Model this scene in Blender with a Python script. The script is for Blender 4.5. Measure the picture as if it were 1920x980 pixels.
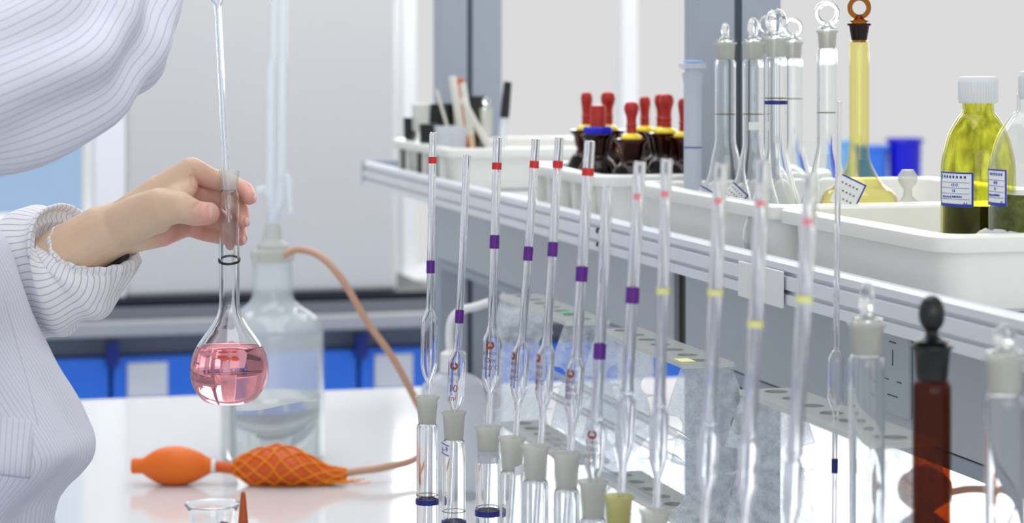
import bpy, math, random
from mathutils import Vector, Matrix, noise
S = bpy.context.scene
for o in list(bpy.data.objects): bpy.data.objects.remove(o)
random.seed(7)
# ------------------------------------------------------------------ camera, world, light
PI = math.pi
A = math.radians(15.0); CA, SA = math.cos(A), math.sin(A)
FP = 4400.0; HX, HY = 960.0, 90.0; EYE = 1.35
cam_d = bpy.data.cameras.new('camera'); cam = bpy.data.objects.new('camera', cam_d)
S.collection.objects.link(cam); S.camera = cam
cam.location = (0, 0, EYE); cam.rotation_euler = (PI/2, 0, -A)
cam_d.sensor_width = 36; cam_d.lens = 36*FP/1920; cam_d.shift_y = -400/1920.0
cam_d.clip_start = .05; cam_d.clip_end = 100
cam_d.dof.use_dof = True; cam_d.dof.focus_distance = 1.81; cam_d.dof.aperture_fstop = 9.0

S.view_settings.view_transform = 'Standard'; S.view_settings.look = 'None'
S.view_settings.exposure = 0.0; S.view_settings.gamma = 1.0; S.view_settings.use_curve_mapping = False
cy = S.cycles
cy.max_bounces = 20; cy.transmission_bounces = 20; cy.transparent_max_bounces = 24
cy.diffuse_bounces = 4; cy.glossy_bounces = 8; cy.blur_glossy = 0.6
cy.sample_clamp_indirect = 4.0; cy.use_denoising = True

W = bpy.data.worlds.new('world'); S.world = W; W.use_nodes = True
nt = W.node_tree; nt.nodes.clear()
out = nt.nodes.new('ShaderNodeOutputWorld'); bg = nt.nodes.new('ShaderNodeBackground')
tc = nt.nodes.new('ShaderNodeTexCoord')
dp = nt.nodes.new('ShaderNodeVectorMath'); dp.operation = 'DOT_PRODUCT'
# azimuth: component of the direction along the camera's left
dp.inputs[1].default_value = (-CA, SA, 0)
mr = nt.nodes.new('ShaderNodeMapRange'); mr.interpolation_type = 'SMOOTHSTEP'
mr.inputs['From Min'].default_value = .165; mr.inputs['From Max'].default_value = .18
mr.inputs['To Min'].default_value = 0; mr.inputs['To Max'].default_value = 1
# the blue patch of sky fades out again further left and high up
mr2 = nt.nodes.new('ShaderNodeMapRange'); mr2.interpolation_type = 'SMOOTHSTEP'
mr2.inputs['From Min'].default_value = .30; mr2.inputs['From Max'].default_value = .45
mr2.inputs['To Min'].default_value = 1; mr2.inputs['To Max'].default_value = 0
mu = nt.nodes.new('ShaderNodeMath'); mu.operation = 'MULTIPLY'
mx = nt.nodes.new('ShaderNodeMix'); mx.data_type = 'RGBA'
mx.inputs[6].default_value = (.725, .73, .725, 1); mx.inputs[7].default_value = (.36, .52, .74, 1)
nt.links.new(tc.outputs['Generated'], dp.inputs[0])
nt.links.new(dp.outputs['Value'], mr.inputs['Value']); nt.links.new(dp.outputs['Value'], mr2.inputs['Value'])
nt.links.new(mr.outputs[0], mu.inputs[0]); nt.links.new(mr2.outputs[0], mu.inputs[1])
nt.links.new(mu.outputs[0], mx.inputs[0]); nt.links.new(mx.outputs[2], bg.inputs['Color'])
bg.inputs['Strength'].default_value = 1.0
nt.links.new(bg.outputs[0], out.inputs['Surface'])

def area_light(name, loc, target, size, size_y, power, color=(1, 1, 1)):
    d = bpy.data.lights.new(name, 'AREA'); d.shape = 'RECTANGLE'; d.size = size; d.size_y = size_y
    d.energy = power; d.color = color
    o = bpy.data.objects.new(name, d); S.collection.objects.link(o); o.location = loc
    o.rotation_euler = (Vector(target)-Vector(loc)).to_track_quat('-Z', 'Y').to_euler()
    return o
area_light('ceiling_lamp_light', (.5, 2.2, 2.66), (.5, 2.2, 0), 1.2, 2.4, 21)
area_light('ceiling_lamp_light', (1.0, 4.6, 2.70), (1.0, 4.6, 0), 2.4, 1.0, 36)
area_light('front_fill_light', (.2, -1.6, 1.9), (.9, 3.6, .9), 3.2, 1.6, 26, (.98, .99, 1))  # added fill behind the camera to brighten the interior; no window there
area_light('window_daylight', (2.0, 5.2, 1.9), (.7, 1.5, 1.0), 2.4, 1.2, 50, (.97, .985, 1))

# ------------------------------------------------------------------ coordinates (world axes = room axes)
def cw(X, Y, Z=0):            # camera-aligned metres -> room
    return Vector((X*CA+Y*SA, -X*SA+Y*CA, Z))
def P(x, y, d):               # photo pixel at depth d -> room point
    return cw((x-HX)/FP*d, d, EYE-(y-HY)/FP*d)
def on_u(x, u):
    k = (x-HX)/FP; return u*(SA+k*CA)/(CA-k*SA)
def on_v(x, v):
    k = (x-HX)/FP; return v*(CA-k*SA)/(SA+k*CA)
def dep(v, u): return v*SA+u*CA
def zof(y, v, u): return EYE-(y-HY)/FP*dep(v, u)
BZ = .85                      # bench top

# ------------------------------------------------------------------ geometry helpers
class G:
    def __init__(s): s.V = []; s.F = []; s.UV = None
    def add(s, V, F):
        n = len(s.V); s.V += [Vector(v) for v in V]; s.F += [tuple(i+n for i in f) for f in F]; return s
    def box(s, x0, x1, y0, y1, z0, z1):
        V = [(x, y, z) for z in (z0, z1) for y in (y0, y1) for x in (x0, x1)]
        return s.add(V, [(0,2,3,1),(4,5,7,6),(0,1,5,4),(2,6,7,3),(0,4,6,2),(1,3,7,5)])
    def lathe(s, prof, seg=40, c=(0, 0, 0), closed=False):
        V = []; idx = []
        for r, z in prof:
            if r < 1e-7: idx.append([len(V)]); V.append((c[0], c[1], c[2]+z))
            else:
                idx.append(list(range(len(V), len(V)+seg)))
                V += [(c[0]+r*math.cos(2*PI*k/seg), c[1]+r*math.sin(2*PI*k/seg), c[2]+z) for k in range(seg)]
        F = []
        n = len(prof); rng = range(n if closed else n-1)
        for i in rng:
            a, b = idx[i], idx[(i+1) % n]
            for k in range(seg):
                k2 = (k+1) % seg
                if len(a) == 1 and len(b) == 1: continue
                if len(a) == 1: F.append((a[0], b[k2], b[k]))
                elif len(b) == 1: F.append((a[k], a[k2], b[0]))
                else: F.append((a[k], a[k2], b[k2], b[k]))
        return s.add(V, F)
    def tube(s, path, r, seg=12, caps=True, closed=False):
        path = [Vector(p) for p in path]; n = len(path)
        rs = r if isinstance(r, (list, tuple)) else [r]*n
        V = []; F = []; up = None
        for i, p in enumerate(path):
            if closed: t = (path[(i+1) % n]-path[i-1])
            else: t = path[min(i+1, n-1)]-path[max(i-1, 0)]
            t.normalize()
            if up is None:
                up = Vector((0, 0, 1)) if abs(t.z) < .9 else Vector((1, 0, 0))
            a = t.cross(up); a.normalize(); b = a.cross(t); b.normalize(); up = b
            for k in range(seg):
                th = 2*PI*k/seg
                V.append(p+a*(rs[i]*math.cos(th))+b*(rs[i]*math.sin(th)))
        m = n if closed else n-1
        for i in range(m):
            j = (i+1) % n
            for k in range(seg):
                k2 = (k+1) % seg
                F.append((i*seg+k, i*seg+k2, j*seg+k2, j*seg+k))
        if caps and not closed:
            F.append(tuple(range(seg-1, -1, -1))); F.append(tuple((n-1)*seg+k for k in range(seg)))
        return s.add(V, F)
    def ell(s, c, rx, ry, rz, nu=24, nv=14):
        V = [(c[0], c[1], c[2]-rz)]; F = []
        for j in range(1, nv):
            ph = -PI/2+PI*j/nv
            for i in range(nu):
                th = 2*PI*i/nu
                V.append((c[0]+rx*math.cos(ph)*math.cos(th), c[1]+ry*math.cos(ph)*math.sin(th), c[2]+rz*math.sin(ph)))
        V.append((c[0], c[1], c[2]+rz)); L = len(V)-1
        for i in range(nu):
            F.append((0, 1+(i+1) % nu, 1+i)); F.append((L, L-nu+i, L-nu+(i+1) % nu))
        for j in range(nv-2):
            for i in range(nu):
                a = 1+j*nu+i; b = 1+j*nu+(i+1) % nu
                F.append((a, b, b+nu, a+nu))
        return s.add(V, F)
    def prism(s, poly, h0, h1, axis='y'):   # poly in the two other axes, extruded along axis
        n = len(poly); V = []
        for h in (h0, h1):
            for a, b in poly:
                V.append({'y': (a, h, b), 'z': (a, b, h), 'x': (h, a, b)}[axis])
        F = [tuple(range(n)), tuple(range(2*n-1, n-1, -1))]
        for i in range(n):
            j = (i+1) % n; F.append((i, i+n, j+n, j))
        return s.add(V, F)

def mobj(name, g, m, parent=None, smooth=True, bevel=0, uv=None, angle=None):
    me = bpy.data.meshes.new(name); me.from_pydata([tuple(v) for v in g.V], [], g.F); me.update()
    if uv:
        l = me.uv_layers.new(name='UVMap')
        for lp in me.loops: l.data[lp.index].uv = uv[lp.vertex_index]
    import bmesh
    bm = bmesh.new(); bm.from_mesh(me); bmesh.ops.recalc_face_normals(bm, faces=bm.faces); bm.to_mesh(me); bm.free()
    if smooth:
        me.shade_smooth()
        if angle is None: angle = 40
        me.set_sharp_from_angle(angle=math.radians(angle))
    me.materials.append(m)
    o = bpy.data.objects.new(name, me); S.collection.objects.link(o)
    if parent: o.parent = parent
    if bevel:
        b = o.modifiers.new('bevel', 'BEVEL'); b.width = bevel; b.segments = 2; b.limit_method = 'ANGLE'
    return o
def tag(o, label, cat, group=None):
    o['label'] = label; o['category'] = cat
    if group: o['group'] = group
    return o
def thing(name, loc, label, cat, group=None, rz=0, quat=None):
    o = bpy.data.objects.new(name, None); S.collection.objects.link(o)
    o.location = loc
    if quat is not None: o.rotation_mode = 'QUATERNION'; o.rotation_quaternion = quat
    else: o.rotation_euler = (0, 0, rz)
    o.empty_display_size = .02
    return tag(o, label, cat, group)
def struct(name, g, m, smooth=False, bevel=0):
    o = mobj(name, g, m, smooth=smooth, bevel=bevel); o['kind'] = 'structure'; return o
def shell(prof, t, tb=None):
    """closed profile of a glass wall: outer line bottom->top, then the inner line back"""
    tb = tb or t
    inner = []
    n = len(prof)
    for i, (r, z) in enumerate(prof):
        a = prof[max(i-1, 0)]; b = prof[min(i+1, n-1)]
        dx, dz = b[0]-a[0], b[1]-a[1]; L = math.hypot(dx, dz) or 1
        nx, nz = -dz/L, dx/L          # points inward/up
        if r < 1e-7: inner.append((0, z+tb))
        elif i == n-1: inner.append((max(r-t, 2e-4), z))
        else: inner.append((max(r+nx*t, 2e-4), z+nz*(tb if abs(nz) > .7 else t)))
    return inner
def spline(pts, n=6):
    pts = [Vector(p) for p in pts]; o = []
    for i in range(len(pts)-1):
        p0 = pts[max(i-1, 0)]; p1 = pts[i]; p2 = pts[i+1]; p3 = pts[min(i+2, len(pts)-1)]
        for k in range(n):
            t = k/n
            o.append(.5*((2*p1)+(-p0+p2)*t+(2*p0-5*p1+4*p2-p3)*t*t+(-p0+3*p1-3*p2+p3)*t**3))
    o.append(pts[-1]); return o
def sprof(pts, n=5):
    return [(max(p.x, 0), p.y) for p in spline([(a, b, 0) for a, b in pts], n)]

# ------------------------------------------------------------------ materials
def srgb(r, g, b):
    f = lambda c: (c/255/12.92 if c/255 <= .04045 else ((c/255+.055)/1.055)**2.4)
    return (f(r), f(g), f(b), 1)
def pm(name, col, rough=.5, metal=0, spec=.5, noise_amt=0, nscale=40, bump=0, bscale=80, coat=0, sub=0, emit=None):
    m = bpy.data.materials.new(name); m.use_nodes = True
    t = m.node_tree; b = t.nodes['Principled BSDF']
    b.inputs['Base Color'].default_value = col; b.inputs['Roughness'].default_value = rough
    b.inputs['Metallic'].default_value = metal; b.inputs['Specular IOR Level'].default_value = spec
    b.inputs['Coat Weight'].default_value = coat
    if sub: b.inputs['Subsurface Weight'].default_value = sub; b.inputs['Subsurface Radius'].default_value = (.01, .004, .002); b.inputs['Subsurface Scale'].default_value = 1
    tcn = t.nodes.new('ShaderNodeTexCoord')
    if noise_amt:
        n = t.nodes.new('ShaderNodeTexNoise'); n.inputs['Scale'].default_value = nscale; n.inputs['Detail'].default_value = 4
        t.links.new(tcn.outputs['Object'], n.inputs['Vector'])
        r = t.nodes.new('ShaderNodeMapRange'); r.inputs['To Min'].default_value = 1-noise_amt; r.inputs['To Max'].default_value = 1+noise_amt
        t.links.new(n.outputs['Fac'], r.inputs['Value'])
        v = t.nodes.new('ShaderNodeVectorMath'); v.operation = 'SCALE'; v.inputs[0].default_value = col[:3]
        t.links.new(r.outputs[0], v.inputs['Scale']); t.links.new(v.outputs[0], b.inputs['Base Color'])
    if bump:
        n = t.nodes.new('ShaderNodeTexNoise'); n.inputs['Scale'].default_value = bscale; n.inputs['Detail'].default_value = 3
        t.links.new(tcn.outputs['Object'], n.inputs['Vector'])
        bp = t.nodes.new('ShaderNodeBump'); bp.inputs['Strength'].default_value = bump; bp.inputs['Distance'].default_value = .002
        t.links.new(n.outputs['Fac'], bp.inputs['Height']); t.links.new(bp.outputs[0], b.inputs['Normal'])
    return m
def glass(name, col=(1, 1, 1, 1), ior=1.47, rough=0.0):
    m = bpy.data.materials.new(name); m.use_nodes = True
    t = m.node_tree; t.nodes.clear()
    o = t.nodes.new('ShaderNodeOutputMaterial'); g = t.nodes.new('ShaderNodeBsdfGlass')
    g.inputs['Color'].default_value = col; g.inputs['IOR'].default_value = ior; g.inputs['Roughness'].default_value = rough
    t.links.new(g.outputs[0], o.inputs['Surface']); return m
def thin(name, col, edge, gloss=.9, rough=.02, diff=0, dcol=(1, 1, 1, 1), mott=0, streak=0):
    """thin-walled clear sheet: straight-through light, denser towards grazing, fresnel gloss"""
    m = bpy.data.materials.new(name); m.use_nodes = True
    t = m.node_tree; t.nodes.clear()
    o = t.nodes.new('ShaderNodeOutputMaterial'); tr = t.nodes.new('ShaderNodeBsdfTransparent')
    gl = t.nodes.new('ShaderNodeBsdfGlossy'); gl.inputs['Roughness'].default_value = rough
    lw = t.nodes.new('ShaderNodeLayerWeight'); lw.inputs['Blend'].default_value = .5
    cr = t.nodes.new('ShaderNodeValToRGB'); e = cr.color_ramp.elements
    e[0].position = .5; e[0].color = col; e[1].position = .97; e[1].color = edge
    t.links.new(lw.outputs['Facing'], cr.inputs[0]); t.links.new(cr.outputs[0], tr.inputs['Color'])
    if streak:
        tcs = t.nodes.new('ShaderNodeTexCoord'); mp = t.nodes.new('ShaderNodeMapping'); mp.inputs['Scale'].default_value = (90, 90, 34)
        ns = t.nodes.new('ShaderNodeTexNoise'); ns.inputs['Scale'].default_value = 1; ns.inputs['Detail'].default_value = 4; ns.inputs['Distortion'].default_value = 1
        t.links.new(tcs.outputs['Object'], mp.inputs[0]); t.links.new(mp.outputs[0], ns.inputs['Vector'])
        rs_ = t.nodes.new('ShaderNodeMapRange'); rs_.inputs['From Min'].default_value = .42; rs_.inputs['From Max'].default_value = .68; rs_.inputs['To Max'].default_value = streak
        t.links.new(ns.outputs['Fac'], rs_.inputs['Value'])
        mk_ = t.nodes.new('ShaderNodeMix'); mk_.data_type = 'RGBA'; mk_.inputs[7].default_value = (.62, .60, .16, 1)
        t.links.new(rs_.outputs[0], mk_.inputs[0]); t.links.new(cr.outputs[0], mk_.inputs[6]); t.links.new(mk_.outputs[2], tr.inputs['Color'])
    fr = t.nodes.new('ShaderNodeMath'); fr.operation = 'POWER'; fr.inputs[1].default_value = 4.5
    t.links.new(lw.outputs['Facing'], fr.inputs[0])
    ml = t.nodes.new('ShaderNodeMath'); ml.operation = 'MULTIPLY_ADD'; ml.inputs[1].default_value = gloss*.85; ml.inputs[2].default_value = .035*gloss
    t.links.new(fr.outputs[0], ml.inputs[0])
    ms = t.nodes.new('ShaderNodeMixShader'); t.links.new(ml.outputs[0], ms.inputs[0])
    last = tr
    if diff:
        df = t.nodes.new('ShaderNodeBsdfTranslucent'); df.inputs['Color'].default_value = dcol
        d2 = t.nodes.new('ShaderNodeBsdfDiffuse'); d2.inputs['Color'].default_value = dcol
        mm = t.nodes.new('ShaderNodeMixShader'); mm.inputs[0].default_value = .5
        t.links.new(df.outputs[0], mm.inputs[1]); t.links.new(d2.outputs[0], mm.inputs[2])
        m3 = t.nodes.new('ShaderNodeMixShader'); m3.inputs[0].default_value = diff
        t.links.new(tr.outputs[0], m3.inputs[1]); t.links.new(mm.outputs[0], m3.inputs[2]); last = m3
        if mott:
            tcn = t.nodes.new('ShaderNodeTexCoord'); n = t.nodes.new('ShaderNodeTexNoise')
            n.inputs['Scale'].default_value = 120; n.inputs['Detail'].default_value = 5; n.inputs['Roughness'].default_value = .7
            t.links.new(tcn.outputs['Object'], n.inputs['Vector'])
            r = t.nodes.new('ShaderNodeMapRange'); r.inputs['From Min'].default_value = .35; r.inputs['From Max'].default_value = .65
            r.inputs['To Min'].default_value = max(0, diff-mott); r.inputs['To Max'].default_value = min(1, diff+mott)
            t.links.new(n.outputs['Fac'], r.inputs['Value']); t.links.new(r.outputs[0], m3.inputs[0])
    t.links.new(last.outputs[0], ms.inputs[1]); t.links.new(gl.outputs[0], ms.inputs[2])
    t.links.new(ms.outputs[0], o.inputs['Surface']); return m

M = dict(
    wall=pm('wall_paint', srgb(226, 229, 230), .7, noise_amt=.02, nscale=3),
    floor=pm('floor_vinyl', srgb(180, 184, 186), .35, noise_amt=.05, nscale=8),
    ceil=pm('ceiling_paint', srgb(235, 235, 235), .8, noise_amt=.02, nscale=3),
    grey_n=pm('neutral_grey_metal', srgb(168, 170, 172), .4, noise_amt=.03),
    grey_k=pm('dark_neutral_metal', srgb(118, 121, 125), .4, noise_amt=.03),
    bench=pm('white_bench_laminate', srgb(216, 216, 218), .1, noise_amt=.01, nscale=20),
    alu=pm('grey_aluminium', srgb(156, 165, 178), .42, metal=0, noise_amt=.03, nscale=60),
    alu_d=pm('dark_groove', srgb(70, 78, 88), .5, noise_amt=.05),
    shelf=pm('shelf_grey_enamel', srgb(216, 220, 227), .32, noise_amt=.02, nscale=30),
    panel=pm('panel_grey', srgb(180, 187, 193), .45, noise_amt=.03, nscale=50),
    tray=pm('white_plastic', srgb(236, 236, 230), .3, sub=0, noise_amt=.015, nscale=20),
    black=pm('black_plastic', srgb(14, 14, 16), .35, noise_amt=.1),
    blue=pm('blue_laminate', srgb(54, 122, 232), .4, noise_amt=.03),
    blue_d=pm('dark_blue_plastic', srgb(20, 40, 120), .4, noise_amt=.03),
    blue_l=pm('light_blue_plastic', srgb(130, 190, 240), .4, noise_amt=.03),
    card=pm('white_card', srgb(222, 224, 226), .6, noise_amt=.02),
    hood=pm('hood_glass_board', srgb(206, 205, 202), .5, noise_amt=.01, nscale=2),
    hoodw=pm('hood_white', srgb(240, 241, 242), .5, noise_amt=.01, nscale=2),
    orange=pm('orange_rubber', srgb(228, 106, 0), .55, noise_amt=.06, nscale=40),
    orange_d=pm('red_orange_rubber', srgb(208, 84, 6), .45, noise_amt=.1, nscale=60),
    tan=pm('tan_rubber_tube', srgb(190, 150, 125), .5, noise_amt=.06, nscale=60),
    netc=pm('orange_net_cord', srgb(236, 136, 8), .6, noise_amt=.08, nscale=200),
    red=pm('red_rubber', srgb(176, 26, 10), .4, noise_amt=.1, nscale=80),
    redp=pm('red_print', srgb(205, 30, 25), .4, noise_amt=.03),
    purple=pm('purple_band', srgb(88, 8, 130), .4, noise_amt=.05),
    navy=pm('navy_mark', srgb(12, 22, 120), .4, noise_amt=.05),
    brownp=pm('brown_print', srgb(150, 62, 16), .5, noise_amt=.05),
    brownl=pm('brown_graduation', srgb(112, 84, 60), .5, noise_amt=.05),
    greyp=pm('grey_print', srgb(140, 125, 118), .5, noise_amt=.05),
    pinkp=pm('pale_red_print', srgb(232, 140, 148), .5, noise_amt=.03),
    yellow=pm('yellow_band', srgb(226, 226, 150), .5, noise_amt=.05),
    yl=pm('yellow_amber_drop', srgb(250, 225, 40), .2, noise_amt=.2, nscale=300),
    green=pm('green_mark', srgb(20, 170, 110), .5, noise_amt=.05),
    blackr=pm('black_rubber_ring', srgb(12, 14, 14), .4, noise_amt=.05),
    paper=pm('label_paper', srgb(232, 236, 240), .6, noise_amt=.02, nscale=200),
    ink=pm('blue_ink', srgb(40, 55, 170), .5, noise_amt=.05),
    bluebr=pm('bright_blue_plastic', srgb(10, 16, 205), .35, noise_amt=.05),
    g=glass('clear_glass', (.985, .99, .99, 1)),
    gp=glass('pipette_glass', (.985, .985, .995, 1)),
    thin=thin('thin_clear_glass', (.99, .995, .995, 1), (.87, .89, .91, 1)),
    frost=thin('frosted_glass', (.9, .9, .88, 1), (.55, .55, .52, 1), gloss=.5, rough=.3, diff=.58, dcol=srgb(224, 225, 220)),
    frosty=thin('yellowish_frosted_glass', (.9, .9, .72, 1), (.55, .55, .42, 1), gloss=.5, rough=.3, diff=.58, dcol=srgb(216, 212, 160)),
    acryl=thin('acrylic_with_film', (.93, .96, .98, 1), (.6, .65, .7, 1), gloss=.8, rough=.1, diff=.30, dcol=srgb(246, 250, 255), mott=.18),
    acrylt=thin('acrylic_plate', (.93, .94, .92, 1), (.7, .72, .7, 1), gloss=.8, rough=.08, diff=.72, dcol=srgb(232, 235, 233), mott=0),
    poly=thin('translucent_polythene', (.95, .96, .98, 1), (.8, .82, .86, 1), gloss=.5, rough=.2, diff=.55, dcol=srgb(228, 232, 238)),
    amber=thin('amber_glass', (.63, .35, .05, 1), (.16, .04, .006, 1), gloss=.6, rough=.03),
    amberdk=thin('dark_amber_glass', (.34, .11, .015, 1), (.05, .012, .003, 1), gloss=1, rough=.03),
    yglass=thin('pale_amber_glass', (.99, .97, .74, 1), (.95, .87, .52, 1), gloss=1, rough=.02),
    ygreen=thin('yellow_green_glass', (.97, .98, .48, 1), (.80, .78, .28, 1), gloss=1, rough=.03, streak=.75),
    haze=thin('hazy_bottle_glass', (.99, .995, .995, 1), (.9, .93, .94, 1), gloss=.9, rough=.05, diff=.20, dcol=srgb(236, 242, 246)),
    bur=thin('burette_glass', (.97, .99, 1, 1), (.80, .84, .88, 1), gloss=1, rough=.04, diff=.32, dcol=srgb(240, 244, 248)),
    acry_e=pm('acrylic_cut_edge', srgb(158, 161, 156), .4, noise_amt=.05),
    pink=glass('pink_solution', (.955, .60, .64, 1), 1.33),
    water=glass('water', (.97, .99, .99, 1), 1.33),
    pane=thin('window_pane', (.99, .99, .99, 1), (.93, .95, .95, 1), gloss=.3),
)
def coat_mat(name, base=(214, 216, 228), period=.0046, dark=.55):
    m = bpy.data.materials.new(name); m.use_nodes = True
    t = m.node_tree; b = t.nodes['Principled BSDF']; b.inputs['Roughness'].default_value = .75
    uv = t.nodes.new('ShaderNodeUVMap'); sx = t.nodes.new('ShaderNodeSeparateXYZ')
    t.links.new(uv.outputs[0], sx.inputs[0])
    d = t.nodes.new('ShaderNodeMath'); d.operation = 'DIVIDE'; d.inputs[1].default_value = period
    t.links.new(sx.outputs[0], d.inputs[0])
    f = t.nodes.new('ShaderNodeMath'); f.operation = 'FRACT'; t.links.new(d.outputs[0], f.inputs[0])
    s = t.nodes.new('ShaderNodeMath'); s.operation = 'SUBTRACT'; s.inputs[1].default_value = .5; t.links.new(f.outputs[0], s.inputs[0])
    a = t.nodes.new('ShaderNodeMath'); a.operation = 'ABSOLUTE'; t.links.new(s.outputs[0], a.inputs[0])
    r = t.nodes.new('ShaderNodeMapRange'); r.inputs['From Min'].default_value = .035; r.inputs['From Max'].default_value = .11
    r.inputs['To Min'].default_value = dark; r.inputs['To Max'].default_value = 0
    t.links.new(a.outputs[0], r.inputs['Value'])
    mxn = t.nodes.new('ShaderNodeMix'); mxn.data_type = 'RGBA'
    mxn.inputs[6].default_value = srgb(*base); mxn.inputs[7].default_value = srgb(96, 100, 120)
    t.links.new(r.outputs[0], mxn.inputs[0]); t.links.new(mxn.outputs[2], b.inputs['Base Color'])
    tcn = t.nodes.new('ShaderNodeTexCoord'); n = t.nodes.new('ShaderNodeTexNoise'); n.inputs['Scale'].default_value = 60
    t.links.new(tcn.outputs['Object'], n.inputs['Vector'])
    bp = t.nodes.new('ShaderNodeBump'); bp.inputs['Strength'].default_value = .25; bp.inputs['Distance'].default_value = .003
    t.links.new(n.outputs['Fac'], bp.inputs['Height']); t.links.new(bp.outputs[0], b.inputs['Normal'])
    return m
M['coat'] = coat_mat('pinstriped_coat_cloth', (213, 215, 229), .0046, .34)
M['cuff'] = coat_mat('pinstriped_cuff_cloth', (226, 226, 232), .0062, .55)

# ------------------------------------------------------------------ the room
struct('floor', G().box(-1.6, 4.2, -.6, 5.9, -.05, 0), M['floor'])
struct('ceiling', G().box(-1.6, 4.2, -.6, 5.9, 2.75, 2.8), M['ceil'])
UW = 5.7
xa = on_u(168, UW); xb = on_u(238, UW)          # jamb between the left window and the hood
WX = on_u(752, UW); SILL = .775
struct('wall_back', G().box(-1.6, WX, UW, UW+.15, 0, .92).box(WX, 4.2, UW, UW+.15, 0, SILL).box(-1.6, 4.2, UW, UW+.15, 2.45, 2.75)
       .box(-1.6, -.9, UW, UW+.15, .92, 2.45).box(3.6, 4.2, UW, UW+.15, .92, 2.45).box(xa+.02, WX, UW, UW+.15, .92, 2.45), M['wall'])
struct('wall_left', G().box(-1.7, -1.6, 1.8, 5.9, 0, 2.75), M['wall'])
def window(n, x0, x1, muls=(), zs=.92):
    w = G()
    f = .035
    w.box(x0, x1, UW-.02, UW+.05, zs, zs+f).box(x0, x1, UW-.02, UW+.05, 2.45-f, 2.45)
    w.box(x0, x0+f, UW-.02, UW+.05, zs+f, 2.45-f).box(x1-f, x1, UW-.02, UW+.05, zs+f, 2.45-f)
    for q in muls: w.box(q-.02, q+.02, UW-.02, UW+.05, zs+f, 2.45-f)
    struct('window_%d' % n, w, M['hoodw'], bevel=.003)
    p = struct('window_%d_pane' % n, G().box(x0+f, x1-f, UW+.01, UW+.014, zs+f, 2.45-f), M['pane'])
    struct('trim_%d' % n, G().box(x0-.03, x1+.03, UW-.10, UW+.0, zs-.03, zs), M['hoodw'], bevel=.004)
window(1, -.9, xa+.02)
window(2, WX, 3.6, (on_u(1178, UW),), SILL)
cl = thing('ceiling_light', (.5, 2.2, 2.75), 'flat white rectangular ceiling light above the bench', 'ceiling light')
mobj('frame', G().box(-.65, .65, -1.25, 1.25, -.06, 0), M['ceil'], cl, smooth=False, bevel=.004)

# ------------------------------------------------------------------ benches
UE = 3.385
g = G().box(.175, 1.62, .55, UE, BZ-.03, BZ)
bt = thing('lab_bench', (0, 0, 0), 'long glossy white laboratory bench top under all the glassware', 'bench')
mobj('worktop', g, M['bench'], bt, smooth=False, bevel=.003)
mobj('cabinet', G().box(.23, 1.56, .6, UE-.05, .08, BZ-.03), M['blue'], bt, smooth=False, bevel=.003)
mobj('plinth', G().box(.28, 1.5, .65, UE-.1, 0, .08), M['alu_d'], bt, smooth=False)

# distant fume hood with blue drawers under it
UF = 5.0
hx0 = -.35; hx1 = on_u(830, UF)
h = thing('fume_hood', (0, UF, 0), 'pale grey fume hood board with a thin black lower edge, far wall', 'fume hood')
hl = on_u(236, UF); hm = on_u(745, UF)
zb = zof(556, 1, UF)
mobj('sash', G().box(hl-.0, hm, 0, .05, zb+.012, 2.3), M['hood'], h, smooth=False, bevel=.01)
mobj('jamb', G().box(on_u(176, UF), hl, 0, .05, zb+.012, 2.3), M['hoodw'], h, smooth=False, bevel=.004)
mobj('black_edge', G().box(hl-.5, hx1-.01, -.02, .4, zb-.006, zb+.012), M['black'], h, smooth=False, bevel=.003)
cbt = thing('cabinet_bench', (0, UF, 0), 'low background bench with grey rails and blue drawers', 'cabinet')
ztop = zb-.006; zblue = zof(655, 1, UF)
bx0, bx1 = -1.3, 2.1
mobj('rail', G().box(bx0, bx1, -.02, .4, zof(585, 1, UF), ztop-.001), M['grey_k'], cbt, smooth=False, bevel=.003)
mobj('rail', G().box(bx0, bx1, -.05, .4, zof(612, 1, UF), zof(585, 1, UF)), M['grey_n'], cbt, smooth=False, bevel=.004)
mobj('rail', G().box(bx0, bx1, .03, .4, zblue+.002, zof(612, 1, UF)), M['grey_k'], cbt, smooth=False, bevel=.003)
seams = [on_u(-250, UF), on_u(208, UF), on_u(673, UF), on_u(1130, UF), on_u(1590, UF)]
for i in range(4):
    a, b = seams[i]+.004, seams[i+1]-.004
    dr = mobj('drawer', G().box(a, b, 0, .38, .15, zblue), M['blue'], cbt, smooth=False, bevel=.004)
    mobj('label_plate', G().box(a+.03, a+.03+.085, -.006, -.0005, zof(728, 1, UF), zof(665, 1, UF)), M['card'], dr, smooth=False, bevel=.002)
    mobj('latch', G().box(a-.016, a+.010, -.035, -.001, zof(668, 1, UF), zof(622, 1, UF)), M['blue_d'], dr, smooth=False, bevel=.003)
mobj('plinth', G().box(bx0, bx1, .05, .38, 0, .15), M['alu_d'], cbt, smooth=False)

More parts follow.
